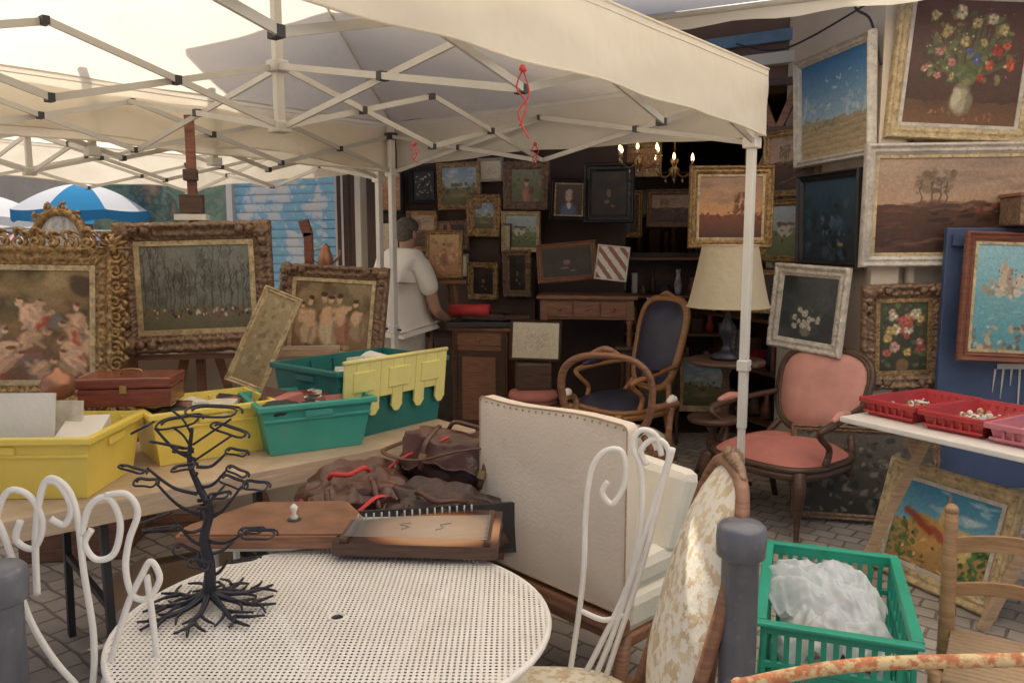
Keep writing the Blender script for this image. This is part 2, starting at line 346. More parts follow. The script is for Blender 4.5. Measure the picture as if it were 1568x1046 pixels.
def paint(kind,W,H,seed):
    p=Pt(W,H,seed)
    if kind=='flowers_dark':
        p.grad((.27,.18,.14),(.38,.25,.20)); p.grad((.46,.32,.21),(.38,.27,.18),0,.20); p.sc(20,0,1,.2,1,.1,.2,[(.34,.22,.17),(.27,.18,.15)],.3)
        for i in range(60):
            a=p.r.uniform(-1.25,1.25); l=p.r.uniform(.3,.58); p.ln(.5,.33,.5+math.sin(a)*l*.8,.33+math.cos(a)*l,.007,(.36,.38,.24),.7)
        p.sc(130,.15,.85,.35,.9,.010,.028,[(.40,.44,.26),(.28,.32,.18),(.50,.47,.28)],.8,1.6)
        Y_=[(.80,.72,.48),(.76,.66,.42),(.86,.80,.62)]; Rr=[(.74,.24,.16),(.82,.36,.22)]; B_=[(.34,.38,.58)]; P_=[(.74,.50,.44),(.80,.62,.5)]
        for (x,y,r,cs) in ((.2,.86,.05,Y_),(.32,.74,.055,Y_),(.42,.88,.06,Y_),(.55,.80,.055,Y_),(.68,.84,.06,Y_),(.78,.76,.05,Y_),(.48,.66,.055,Y_),(.26,.58,.05,P_),(.62,.66,.045,Y_),(.74,.60,.055,Rr),(.86,.50,.055,Rr),(.70,.48,.05,Rr),(.82,.64,.045,Rr),(.58,.52,.05,B_),(.52,.58,.035,B_),(.38,.50,.045,P_),(.18,.46,.04,P_),(.28,.40,.04,P_),(.64,.38,.04,Rr),(.40,.40,.035,Y_)): p.flower(x,y,r*.95,cs[p.r.randint(len(cs))])
        p.sc(40,.15,.85,.4,.92,.006,.014,[(.9,.85,.65),(.8,.4,.3)],.8)
        p.ell(.5,.22,.10,.14,(.64,.60,.48)); p.ell(.5,.33,.05,.03,(.5,.46,.36)); p.ell(.46,.24,.045,.09,(.8,.76,.64),.7); p.ell(.56,.2,.03,.1,(.42,.38,.3),.6); p.sc(12,.2,.85,.06,.14,.015,.03,[(.35,.25,.16),(.6,.38,.28)],.8,.5)
    elif kind=='seascape':
        p.grad((.62,.74,.79),(.22,.44,.65),.38,1); p.grad((.74,.64,.48),(.66,.60,.48),0,.38); p.sc(14,0,1,.42,.62,.04,.09,[(.78,.82,.83),(.86,.86,.83)],.5,.5); p.sc(8,.3,.9,.5,.8,.02,.04,[(.82,.84,.84)],.6,.6)
        p.sc(20,.0,.5,.26,.44,.02,.06,[(.58,.56,.42),(.50,.46,.36),(.66,.62,.5)],.8,.5); p.sc(7,.55,.85,.6,.85,.008,.016,[(.9,.9,.88)],.9,.6)
        for k in range(14): p.ln(0,.03+.02*k,1,.02+.024*k,.010,[(.80,.72,.56),(.60,.52,.38),(.70,.62,.46)][k%3],.4)
        p.sc(30,0,1,.02,.28,.02,.06,[(.58,.52,.34),(.8,.7,.52)],.5,.3,0)
    elif kind=='brown_landscape':
        p.grad((.72,.58,.46),(.62,.53,.46),.48,1); p.grad((.22,.15,.12),(.34,.22,.16),0,.52)
        p.sc(22,.0,1,.6,.98,.08,.2,[(.76,.65,.53),(.52,.43,.38),(.68,.56,.46)],.4,.3,0)
        p.sc(26,.2,.62,.46,.54,.05,.09,[(.40,.29,.22),(.46,.33,.24)],.7,.3,0)
        p.sc(60,.22,.46,.62,.86,.014,.04,[(.44,.36,.28),(.36,.29,.23),(.5,.42,.33)],.55)
        for x in (.27,.33,.38,.42): p.ln(x,.52,x+.005,.74,.006,(.36,.27,.21))
        p.ell(.80,.44,.28,.10,(.30,.18,.14),.9); p.sc(90,.0,1,.02,.50,.02,.10,[(.24,.15,.12),(.34,.20,.15),(.40,.22,.17),(.16,.11,.09)],.55,.4,0)
        p.sc(26,.55,.98,.36,.50,.012,.035,[(.55,.30,.23),(.5,.4,.32),(.2,.13,.1)],.7)
        for k in range(7): p.ln(.1+.1*k,.08+.03*k,.5+.07*k,.2+.03*k,.012,(.46,.31,.22),.35)
    elif kind=='winter_trees':
        p.grad((.44,.45,.41),(.50,.51,.47),.25,1); p.grad((.38,.37,.28),(.46,.42,.33),0,.3)
        p.sc(110,0,1,.3,.85,.02,.06,[(.36,.36,.31),(.30,.30,.26),(.43,.43,.38)],.4)
        for i in range(26):
            x=i/26+p.r.uniform(-.02,.02); h=p.r.uniform(.6,.95); p.ln(x,.22,x+p.r.uniform(-.02,.02),h,.004,(.22,.19,.16),.8)
            for k in range(8):
                y=p.r.uniform(.4,h); p.ln(x,y,x+p.r.uniform(-.05,.05),y+.09,.003,(.24,.21,.18),.7)
        p.sc(60,.10,.94,.18,.27,.006,.015,[(.58,.25,.19),(.80,.76,.68),(.2,.2,.26),(.5,.38,.28)],.95,1.8,0)
    elif kind=='cherubs':
        p.grad((.42,.30,.20),(.56,.45,.29)); p.ell(.5,.88,.5,.2,(.70,.60,.42),.7); p.sc(60,0,1,.45,1,.04,.11,[(.36,.34,.18),(.46,.38,.22),(.30,.22,.14),(.62,.5,.32)],.55)
        p.sc(36,0,1,0,.6,.04,.10,[(.7,.30,.2),(.42,.30,.2),(.82,.70,.52),(.45,.47,.5),(.6,.42,.26)],.55)
        for i in range(30):
            x,y=p.r.uniform(.02,.98),p.r.uniform(.04,.70); a=p.r.uniform(-1.2,1.2); c=np.array((.88,.70,.55))+p.r.uniform(-.06,.05)
            for k in range(4): p.ln(x+p.r.uniform(-.01,.01),y+p.r.uniform(-.06,.06),x+p.r.uniform(-.07,.07),y+p.r.uniform(-.15,.10),.017,c*p.r.uniform(.78,.95),.9)
            p.ell(x,y,.036,.105,c,.97,a); p.ell(x+.016,y-.014,.018,.08,c*.72,.5,a)
            hx,hy=x-math.sin(a)*.08,y+math.cos(a)*.125; p.ell(hx,hy,.021,.034,c*1.02,.95); p.ell(hx+.006,hy+.018,.021,.018,(.42,.25,.13),.9)
            if i%3==0: p.ell(x+.02,y-.04,.05,.035,[(.72,.26,.18),(.36,.40,.48),(.84,.78,.66)][i//3%3],.85,a+1)
    elif kind=='figures':
        p.grad((.50,.38,.27),(.58,.50,.37)); p.sc(40,0,1,.45,1,.04,.12,[(.44,.38,.25),(.60,.51,.36),(.38,.30,.2)],.6)
        for x,y,h,c in ((.12,.20,.5,(.66,.52,.4)),(.24,.06,.74,(.80,.70,.56)),(.40,.14,.66,(.70,.54,.42)),(.52,.05,.80,(.82,.74,.62)),(.68,.10,.74,(.66,.46,.36)),(.84,.16,.6,(.64,.55,.42))): p.fig(x,y,h,(.86,.70,.55),c,.92,p.r.uniform(-.2,.2))
        p.sc(24,.1,.9,.02,.12,.02,.06,[(.44,.30,.2),(.7,.6,.46)],.7,.6)
    elif kind=='sunset_tree':
        p.grad((.82,.58,.36),(.64,.51,.42),.35,1); p.grad((.28,.16,.11),(.50,.27,.17),0,.38); p.sc(16,0,1,.55,.95,.08,.18,[(.76,.58,.44),(.60,.45,.37)],.4,.3,0)
        p.ln(.68,.3,.68,.6,.010,(.25,.14,.1)); p.sc(50,.57,.8,.43,.72,.018,.045,[(.44,.26,.16),(.34,.2,.13)],.7); p.sc(34,0,1,.32,.44,.015,.04,[(.36,.2,.13),(.48,.26,.15)],.8)
    elif kind=='village':
        p.grad((.50,.70,.76),(.18,.50,.66),.45,1); p.grad((.64,.48,.28),(.72,.58,.36),0,.5); p.sc(12,.4,.95,.65,.95,.05,.12,[(.8,.86,.86)],.45,.4,0)
        p.ell(.52,.62,.07,.20,(.84,.68,.40)); p.ell(.52,.86,.012,.08,(.8,.55,.34)); p.ell(.54,.6,.03,.16,(.66,.5,.3),.7); p.ell(.35,.42,.20,.22,(.78,.58,.32),1,0,.1); p.ell(.72,.42,.14,.18,(.84,.72,.46),1,0,.1)
        p.ln(.15,.62,.42,.45,.04,(.60,.26,.16)); p.ln(.42,.5,.62,.35,.035,(.66,.32,.2)); p.sc(30,.1,.8,.15,.55,.008,.024,[(.35,.2,.13),(.9,.8,.58),(.5,.29,.19)],.9,1.4,0)
        p.sc(90,.72,1,.05,.55,.012,.035,[(.22,.40,.2),(.34,.52,.25),(.16,.28,.15)],.85); p.sc(60,0,.3,.1,.5,.012,.035,[(.28,.42,.2),(.4,.48,.26)],.8); p.sc(20,.2,.8,.02,.15,.02,.06,[(.82,.70,.48),(.45,.3,.18)],.7,.4,0)
    elif kind=='marine':
        p.grad((.46,.67,.70),(.60,.77,.81),.58,1); p.grad((.32,.56,.61),(.44,.66,.68),0,.58)
        p.sc(60,0,1,.02,.56,.015,.06,[(.38,.62,.66),(.52,.72,.74),(.60,.76,.76)],.4,.2,0)
        p.sc(40,.12,.55,.50,.66,.02,.05,[(.70,.62,.52),(.58,.50,.42),(.80,.73,.64)],.85,.8); p.rect(.22,.34,.60,.78,(.76,.68,.58)); p.rect(.30,.34,.60,.78,(.58,.50,.43),.7); p.rect(.38,.48,.60,.72,(.80,.73,.64)); p.rect(.25,.28,.74,.84,(.70,.62,.54)); p.sc(12,.2,.5,.62,.76,.006,.010,[(.35,.30,.28)],.9,1.6,0)
        p.sc(30,.12,.5,.30,.48,.015,.04,[(.56,.62,.60),(.48,.56,.56)],.45,.4,0); p.ell(.88,.42,.035,.10,(.88,.86,.80),.9,.15); p.ell(.88,.32,.04,.014,(.4,.26,.2))
        p.sc(40,0,.5,.02,.24,.02,.05,[(.68,.56,.44),(.78,.68,.55),(.46,.38,.32)],.85,.6); p.sc(20,.5,1,.02,.10,.02,.05,[(.62,.55,.46)],.6,.5)
    elif kind=='portrait':
        p.grad((.22,.16,.13),(.32,.23,.18)); p.ell(.5,.12,.34,.36,(.30,.36,.46)); p.ell(.5,.32,.08,.12,(.80,.77,.70)); p.ell(.5,.58,.12,.18,(.80,.61,.47)); p.ell(.5,.74,.14,.09,(.66,.62,.56)); p.ell(.40,.6,.05,.16,(.64,.60,.54),.8)
        p.ell(.45,.6,.013,.010,(.26,.16,.14)); p.ell(.55,.6,.013,.010,(.26,.16,.14)); p.ell(.5,.49,.03,.010,(.58,.3,.25)); p.ell(.58,.55,.04,.12,(.6,.42,.33),.5)
    elif kind=='dark_portrait':
        p.grad((.13,.10,.085),(.19,.15,.13)); p.sc(16,0,1,0,1,.1,.25,[(.16,.12,.10),(.22,.18,.14)],.4); p.ell(.5,.15,.3,.3,(.15,.11,.10)); p.ell(.5,.5,.08,.12,(.50,.36,.26)); p.ell(.45,.3,.1,.05,(.42,.37,.31)); p.ell(.5,.62,.09,.05,(.17,.11,.08)); p.ell(.62,.2,.08,.04,(.46,.32,.22))
    elif kind=='lady':
        p.grad((.40,.41,.29),(.52,.53,.41)); p.sc(40,0,1,0,1,.04,.1,[(.34,.38,.24),(.5,.5,.36),(.6,.55,.42)],.5); p.ell(.5,.22,.2,.3,(.68,.44,.35)); p.ell(.47,.2,.07,.25,(.78,.56,.46),.6); p.ell(.5,.56,.08,.11,(.82,.66,.53)); p.ell(.5,.66,.11,.07,(.42,.25,.15)); p.ell(.66,.3,.1,.1,(.44,.3,.2))
    elif kind=='leaf_bw':
        p.grad((.08,.08,.08),(.12,.12,.12)); p.sc(44,.1,.9,.1,.9,.03,.10,[(.78,.78,.74),(.5,.5,.48),(.18,.18,.18)],.85,.3)
    elif kind=='white_flowers':
        p.grad((.20,.22,.23),(.28,.30,.31)); p.sc(20,0,1,0,1,.1,.2,[(.24,.26,.27),(.18,.2,.2)],.4); p.sc(30,.22,.78,.3,.6,.02,.05,[(.30,.34,.28),(.24,.27,.23)],.7)
        for k in range(16): p.flower(p.r.uniform(.22,.80),p.r.uniform(.18,.50),p.r.uniform(.045,.075),(.80,.77,.70))
        p.ell(.5,.12,.12,.08,(.46,.43,.37))
    elif kind=='bouquet':
        p.grad((.20,.20,.15),(.28,.28,.21)); p.sc(70,.12,.88,.12,.92,.02,.06,[(.32,.40,.24),(.22,.28,.17),(.42,.46,.28)],.8)
        for k in range(24): p.flower(p.r.uniform(.2,.82),p.r.uniform(.24,.86),p.r.uniform(.045,.085),[(.86,.66,.60),(.78,.40,.34),(.90,.83,.72),(.84,.70,.42),(.70,.34,.32)][k%5])
        p.ell(.5,.13,.14,.1,(.48,.36,.26))
    elif kind=='blue_dark':
        p.grad((.14,.18,.20),(.18,.29,.37)); p.sc(70,0,1,0,.75,.02,.09,[(.12,.17,.16),(.17,.27,.29),(.24,.36,.44),(.12,.13,.14)],.6); p.ell(.7,.2,.06,.03,(.5,.45,.36)); p.sc(12,.3,.8,.3,.6,.02,.05,[(.34,.46,.52)],.5)
    elif kind=='stripes':
        p.X,p.Y=p.Xo,p.Yo; p.grad((.86,.83,.78),(.86,.83,.78)); d=((p.X*1.0+p.Y)*2.4)%1; m=(d<.45)[...,None]; p.a=np.where(m,np.array((.56,.33,.26)),p.a)
    elif kind=='drawing':
        p.grad((.80,.74,.62),(.83,.78,.68))
        for i in range(46): x,y=p.r.uniform(.25,.75),p.r.uniform(.25,.7); p.ln(x,y,x+p.r.uniform(-.09,.09),y+p.r.uniform(-.12,.12),.005,(.55,.46,.37),.6)
    elif kind=='tapestry':
        p.grad((.20,.19,.16),(.36,.33,.29)); p.sc(180,0,1,0,1,.012,.045,[(.21,.22,.18),(.36,.36,.31),(.54,.51,.45),(.15,.15,.14)],.75)
    elif kind=='house':
        p.grad((.64,.67,.64),(.7,.75,.76),.5,1); p.grad((.38,.44,.28),(.5,.52,.34),0,.5); p.ell(.45,.5,.2,.14,(.82,.77,.68),1,0,.1); p.ln(.25,.64,.66,.64,.03,(.5,.35,.3)); p.sc(60,0,1,.15,.7,.012,.05,[(.26,.36,.2),(.36,.43,.26),(.55,.54,.4)],.75)
    elif kind=='warm':
        p.grad((.64,.42,.28),(.80,.64,.44)); p.sc(50,.05,.95,.1,.9,.03,.09,[(.7,.44,.31),(.85,.72,.52),(.55,.42,.3),(.76,.56,.38)],.6); p.fig(.5,.15,.65,(.82,.62,.45),(.6,.36,.26),.8)
    elif kind=='sketchy':
        p.grad((.58,.50,.34),(.64,.56,.40))
        p.sc(40,.1,.9,.05,.95,.03,.12,[(.46,.38,.26),(.70,.63,.48),(.52,.44,.3)],.6,.5)
    else:
        p.grad((.66,.69,.66),(.48,.60,.69),.45,1); p.grad((.34,.34,.22),(.5,.46,.3),0,.45); p.sc(14,0,1,.6,.95,.06,.16,[(.80,.78,.72)],.5,.4,0); p.sc(60,0,1,.25,.55,.02,.07,[(.28,.31,.19),(.40,.40,.25),(.54,.46,.3)],.7); p.ell(.5,.25,.3,.06,(.56,.52,.4),.7)
    g=p.r.rand(H,W); g=(g+np.roll(g,1,0)+np.roll(g,1,1))/3; p.a=p.a*(.90+.20*g[...,None])
    return lin(p.a*.93+.045)
def canvas_obj(w,h,kind,seed,parent,y=-.008):
    W=int(min(220,max(48,w*280))); H=int(min(180,max(44,h*280)))
    a=paint(kind,W,H,seed)
    xs=np.linspace(-w/2,w/2,W); zs=np.linspace(-h/2,h/2,H); X,Z=np.meshgrid(xs,zs)
    co_=np.stack([X.ravel(),np.full(W*H,y),Z.ravel()],1)
    i=np.arange((H-1)*(W-1)); r=i//(W-1); c=i%(W-1); b=r*W+c
    f=np.stack([b,b+1,b+W+1,b+W],1)
    me=bpy.data.meshes.new('canvas'); me.from_pydata(co_.tolist(),[],f.tolist())
    at=me.color_attributes.new('paint','FLOAT_COLOR','POINT'); at.data.foreach_set('color',np.concatenate([a.reshape(-1,3),np.ones((W*H,1))],1).astype(np.float32).ravel())
    me.materials.append(OIL); o=bpy.data.objects.new('canvas',me); scene.collection.objects.link(o); o.parent=parent; return o
PROF=[(0,0),(0,.55),(.08,.8),(.2,1.0),(.32,.85),(.42,.6),(.55,.55),(.68,.75),(.78,.62),(.88,.4),(.96,.42),(1,.3),(1,.05)]
def frame_into(mb,w,h,fw,dp,mat,orn=0,mat2=None):
    sides=[((-1,-1),(1,-1)),((1,-1),(1,1)),((1,1),(-1,1)),((-1,1),(-1,-1))]
    np_=len(PROF)
    for si,(a,b) in enumerate(sides):
        L=w if si%2==0 else h; n=max(2,int(L/.009)) if orn else 2
        vs=[];fs=[]
        for k in range(n+1):
            t=k/n
            for j,(u,d) in enumerate(PROF):
                uu=u*fw; ix=w/2-uu; iz=h/2-uu
                x=(a[0]*(1-t)+b[0]*t)*ix; z=(a[1]*(1-t)+b[1]*t)*iz
                dd=d*dp
                if orn and 0<j<np_-2:
                    s_=t*L; ph=2*math.pi/.042
                    q=.7*math.sin(s_*ph+u*5)*math.cos(u*9+1.5*math.sin(s_*ph*.5))+.8*mn.noise(V((x*55,z*55,si)))+.4*mn.noise(V((x*110,z*110,si)))
                    dd+=orn*dp*.24*q
                    e=orn*.003*(math.sin(s_*2*math.pi/.07)+mn.noise(V((x*20,z*20,5))))*(1-u)
                    nx=(0,1,0,-1)[si]; nz=(-1,0,1,0)[si]; x+=nx*e; z+=nz*e
                vs.append((x,-dd,z))
        for k in range(n):
            for j in range(np_-1): o=k*np_+j; fs.append((o,o+1,o+np_+1,o+np_))
        mb.add(vs,fs,mat,None,bool(orn))
    mb.box((0,.006,0),(w-2*fw*.2,.012,h-2*fw*.2),LINEN)
    if mat2:
        s2=fw*.28; iw,ih=w-2*fw,h-2*fw
        for c,d in (((0,-.012,ih/2-s2/2),(iw,.012,s2)),((0,-.012,-ih/2+s2/2),(iw,.012,s2)),((iw/2-s2/2,-.012,0),(s2,.012,ih-2*s2)),((-iw/2+s2/2,-.012,0),(s2,.012,ih-2*s2))): mb.box(c,d,mat2)
seedc=[11]
def painting(name,X,Y,Z,w,h,kind,fm=GOLD,fw=.06,yaw=0,tilt=0,roll=0,orn=0,dp=.04,m2=None,corner=False):
    mb=MB(); frame_into(mb,w,h,fw,dp,fm,orn,m2)
    if corner:
        for sx in (-1,1):
            for sz in (-1,1):
                mb.blob((sx*(w/2-fw*.5),-dp*.7,sz*(h/2-fw*.5)),(fw*.5,dp*.5,fw*.5),fm,.4,6,seedc[0],nu=28,nv=16)
                for k in (1,2):
                    mb.blob((sx*(w/2-fw*.5-fw*.6*k),-dp*.75,sz*(h/2-fw*.45)),(fw*.3,dp*.4,fw*.26),fm,.4,5,k,nu=18,nv=12); mb.blob((sx*(w/2-fw*.45),-dp*.75,sz*(h/2-fw*.5-fw*.6*k)),(fw*.26,dp*.4,fw*.3),fm,.4,5,k+3,nu=18,nv=12)
    o=mb.build(name,(X,Y,Z),rot=(R(-tilt),R(roll),R(yaw)))
    seedc[0]+=1; canvas_obj(w-2*fw,h-2*fw,kind,seedc[0],o,-.010); return o
# ------------------------------------------------------------------ ground, buildings
mb=MB(); mb.add([(-120,-60,0),(120,-60,0),(120,200,0),(-120,200,0)],[(0,1,2,3)],COB); mb.build('cobblestone_ground')
def wallseg(mb,p0,p1,z0,z1,th,mat,out=0):
    a=V((p0[0],p0[1],0)); b=V((p1[0],p1[1],0)); d=(b-a).normalized(); n=V((d.y,-d.x,0))*-1
    if n.y<0: n=-n
    L=(b-a).length; c=(a+b)/2+n*(th/2-out); c.z=(z0+z1)/2
    mb.box(c,(L,th,z1-z0),mat,(0,0,math.atan2(d.y,d.x)))
mb=MB()
wallseg(mb,(4.6,4.55),(2.14,4.8),0,3.8,.25,PLAST)
mb.box((2.17,5.36,1.9),(.25,1.1,3.8),PLAST,(0,0,R(7.5)))
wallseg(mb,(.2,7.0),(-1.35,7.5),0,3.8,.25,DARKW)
wallseg(mb,(2.08,5.86),(.2,7.04),2.72,3.8,.3,BROWNF)
wallseg(mb,(2.05,5.80),(.2,6.98),3.02,3.10,.05,BLUEST)
wallseg(mb,(2.05,5.76),(.2,6.94),2.86,2.94,.09,SHUT)
wallseg(mb,(-1.42,7.55),(-1.95,9.0),0,3.8,.2,PLAST2)
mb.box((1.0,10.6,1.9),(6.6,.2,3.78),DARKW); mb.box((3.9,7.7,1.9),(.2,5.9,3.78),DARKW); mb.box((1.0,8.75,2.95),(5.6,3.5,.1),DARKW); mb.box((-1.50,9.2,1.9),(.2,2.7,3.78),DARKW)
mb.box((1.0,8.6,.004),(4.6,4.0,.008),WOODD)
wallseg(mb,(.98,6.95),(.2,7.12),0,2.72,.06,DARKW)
mb.box((1.6,7.9,3.86),(7.2,5.6,.12),BROWNF)
mb.box((2.19,4.74,1.9),(.16,.1,3.7),PLAST)
mb.tube([(2.36,4.74,0),(2.36,4.74,3.8)],.03,PLAST,10)
mb.build('antique_shop_building')
mb=MB(); mb.tube(catmull([(2.10,4.70,3.7),(2.0,4.72,3.2),(1.96,4.76,2.95),(2.04,4.72,2.85),(2.10,4.69,2.6)],8),.008,BLK,6); mb.tube(catmull([(1.6,5.9,3.0),(1.85,5.6,2.9),(2.08,4.8,2.98)],8),.006,BLK,6); mb.blob((1.98,4.74,3.05),(.035,.03,.05),BLK,.1,2,nu=12,nv=8); mb.build('electric_cable')
mb=MB()
for i in range(3): mb.box((1.86,5.76,2.05+i*.33),(.30,.05,.05),WOODD,(0,0,R(-30)))
mb.bar((1.74,5.84,2.0),(1.99,5.68,2.7),.05,.04,WOODM); mb.bar((1.99,5.68,2.0),(1.74,5.84,2.7),.05,.04,WOODM)
mb.box((1.72,5.86,1.36),(.06,.06,2.7),WOODD)
mb.build('timber_lattice')
mb=MB()
for i in range(7):
    x=-1.45-.075*i; y=7.62+.2*i
    mb.box((x,y,1.35),(.06,.05,2.5),SHUT if i%2==0 else WOODD)
    if i<6: mb.box((x-.04,y+.1,1.35),(.02,.16,2.4),DARKW)
mb.box((-1.68,8.2,2.62),(.12,1.5,.1),SHUT,(0,0,R(20)))
mb.build('shop_window_mullions')
def graf():
    m,nt,b=nodes('graffiti_shutter'); t=tc(nt); n=noise(nt,t,2.6,6,.65); f=ramp(nt,n,[(.40,(.70,.69,.66)),(.47,(.60,.68,.73)),(.52,(.22,.48,.68)),(.60,(.26,.55,.66)),(.64,(.70,.70,.66))])
    nt.links.new(f,b.inputs['Base Color']); b.inputs['Roughness'].default_value=.6; return m
GRAF=graf()
mb=MB()
mb.box((-2.65,9.42,3.2),(1.9,.2,1.4),PLAST2,(0,0,math.atan2(-.55,1.2)))
for i in range(24): mb.box((-2.62,9.32,.1+i*.1),(1.5,.03,.088),GRAF,(R(18),0,math.atan2(-.55,1.2)))
for s_ in (-1,1): mb.box((-2.62+s_*.72,9.30-s_*.33,1.25),(.09,.09,2.5),SHUT,(0,0,math.atan2(-.55,1.2)))
mb.build('roller_shutter_wall')
def graf2():
    m,nt,b=nodes('graffiti_wall'); t=tc(nt); n=noise(nt,t,1.6,5,.6); f=ramp(nt,n,[(.3,(.55,.5,.42)),(.42,(.22,.36,.22)),(.5,(.42,.50,.33)),(.56,(.16,.24,.18)),(.62,(.6,.36,.2)),(.7,(.5,.48,.42))])
    nt.links.new(f,b.inputs['Base Color']); b.inputs['Roughness'].default_value=.8; return m
mb=MB(); mb.box((-5.0,13.2,1.5),(3.6,.2,3.0),graf2()); mb.box((-5.0,13.2,3.05),(3.7,.3,.1),PLAST2); mb.build('graffiti_wall')
WIN=pm('window_glass',(.12,.12,.125),.15)
def house(name,x,y,w_,h_,dep,mat,yaw):
    mb=MB(); mb.box((0,0,h_/2),(w_,dep,h_),mat); nx=max(2,int(w_/2.2)); nz=int(h_/3)
    for i in range(nx):
        for j in range(nz):
            X=-w_/2+(i+.5)*w_/nx; Z=1.6+j*3
            mb.box((X,-dep/2-.01,Z),(1.0,.06,1.7),WIN)
            for s_ in (-1,1): mb.box((X+s_*.78,-dep/2-.03,Z),(.48,.05,1.75),SHUT)
            mb.box((X,-dep/2-.05,Z-.9),(1.2,.12,.08),SHUT); mb.box((X,-dep/2-.045,Z),(.05,.03,1.7),SHUT)
    mb.box((0,0,h_+.1),(w_+.5,dep+.5,.2),SHUT)
    rv=[(-w_/2-.2,-dep/2-.2,h_+.2),(w_/2+.2,-dep/2-.2,h_+.2),(w_/2+.2,dep/2+.2,h_+.2),(-w_/2-.2,dep/2+.2,h_+.2),(-w_/2+1,0,h_+2.2),(w_/2-1,0,h_+2.2)]
    mb.add(rv,[(0,1,5,4),(2,3,4,5),(1,2,5),(3,0,4)],BROWNF); mb.build(name,(x,y,0),yaw)
house('stucco_townhouse',-16,27,12,8,8,PLAST,12)
house('stone_townhouse',-3,30,13,9,8,PLAST2,0)
house('corner_house',-26,17,9,8,8,PLAST2,60)
# ------------------------------------------------------------------ tents
def sheet(mb,P,nu,nv,mat,sag):
    vs=[];fs=[]
    for j in range(nv+1):
        for i in range(nu+1):
            q=P(i/nu,j/nv); s_=sag(i/nu,j/nv); vs.append((q.x,q.y,q.z-s_))
    for j in range(nv):
        for i in range(nu): o=j*(nu+1)+i; fs.append((o,o+1,o+nu+2,o+nu+1))
    mb.add(vs,fs,mat,None,True)
def tent(name,corners,ze=2.43,zl=2.105,zp=3.0,legs=(1,1,1,1),seed=1):
    mb=MB(); C=[V((c[0],c[1],ze)) for c in corners]; cen=sum(C,V())/4; pk=V((cen.x,cen.y,zp))
    for i in range(4):
        a,b=C[i],C[(i+1)%4]
        sheet(mb,lambda u,v,a=a,b=b:(a.lerp(b,u)).lerp(pk,v),30,20,CANVAS,lambda u,v:.07*math.sin(math.pi*u)*math.sin(math.pi*min(1,v*1.05))*(1-v)+.016*mn.noise(V((u*7,v*5,seed+i)))+.006*math.sin(u*40)*(1-v)*abs(math.sin(v*9)))
        mb.tube([C[i].lerp(pk,k/10)-V((0,0,.012)) for k in range(11)],.007,VAL,5)
        n=(b-a).cross(V((0,0,1))).normalized()
        if n.dot(a-cen)<0: n=-n
        def vp(u,v,a=a,b=b,n=n,i=i):
            q=a.lerp(b,u); L=(b-a).length
            q=q+n*(.03+ v*(.012+.024*mn.noise(V((u*L*2.5,i,seed)))+.010*math.sin(u*L*9+2*mn.noise(V((u*L,seed,1)))))+.014*math.sin(v*math.pi)*mn.noise(V((u*L*4,v*2,seed+8))))
            q.z=ze+.004-(ze-zl+.03*mn.noise(V((u*L*1.5,i*3,seed+4)))-.03*math.sin(math.pi*u))*v; return q
        sheet(mb,vp,90,8,VAL,lambda u,v:0)
        mb.tube([vp(k/60,1) for k in range(61)],.005,VAL,5)
        mb.tube([vp(k/60,.10) for k in range(61)],.003,VAL,5)
        mb.tube([vp(k/60,0) for k in range(61)],.006,VAL,5)
    ins=[c.lerp(V((cen.x,cen.y,ze)),.02) for c in C]
    zt,zb=ze-.10,ze-.36
    def W2(p,z): return V((p.x,p.y,z))
    def sciss(p,q,n=2):
        for k in range(n):
            a=p.lerp(q,k/n); b=p.lerp(q,(k+1)/n)
            off=(q-p).cross(V((0,0,1))).normalized()*.014
            mb.bar(W2(a,zt)+off,W2(b,zb)+off,.026,.012,ALU); mb.bar(W2(a,zb)-off,W2(b,zt)-off,.026,.012,ALU)
            m=W2((a+b)/2,(zt+zb)/2); dd=(b-a).normalized(); mb.bar(m-dd*.014,m+dd*.014,.034,.045,BLK)
            if k:
                for z in (zt,zb): mb.bar(W2(a,z)-dd*.012,W2(a,z)+dd*.012,.030,.042,BLK)
    mids=[]
    for i in range(4):
        sciss(ins[i],ins[(i+1)%4],4 if (ins[i]-ins[(i+1)%4]).length>3.2 else 2)
        mids.append((ins[i]+ins[(i+1)%4])/2)
    for m in mids: sciss(m,V((cen.x,cen.y,ze)),2 if (m-cen).length>1.5 else 1)
    mb.box((cen.x,cen.y,(zp+zb)/2-.02),(.036,.036,zp-zb),ALU,(0,0,.8))
    for z in (zt,zb): mb.box((cen.x,cen.y,z),(.075,.075,.05),ALU,(0,0,.8),.006)
    for c,l in zip(ins,legs):
        if not l: continue
        mb.box((c.x,c.y,ze/2+.3),(.042,.042,ze-.62),POLE,(0,0,.87),.004); mb.box((c.x,c.y,.45),(.032,.032,.9),POLE,(0,0,.87))
        mb.box((c.x,c.y,zt),(.07,.07,.05),BLK,(0,0,.87),.006); mb.box((c.x,c.y,zb),(.075,.075,.055),POLE,(0,0,.87),.006)
        mb.box((c.x,c.y,.95),(.06,.06,.06),POLE,(0,0,.87),.006); mb.box((c.x,c.y,.006),(.12,.12,.012),ALU,(0,0,.87))
        mb.tube([(c.x+.03,c.y-.03,.95),(c.x+.055,c.y-.055,.95)],.008,BLK,8)
    return mb
A=V((1.28,4.2,0)); B=V((-.88,6.0,0)); u=V((-.638,-.770,0)); L1=3.85
mb=tent('canopy',[A,B,B+u*L1,A+u*L1],2.465,2.145,3.03,seed=1)
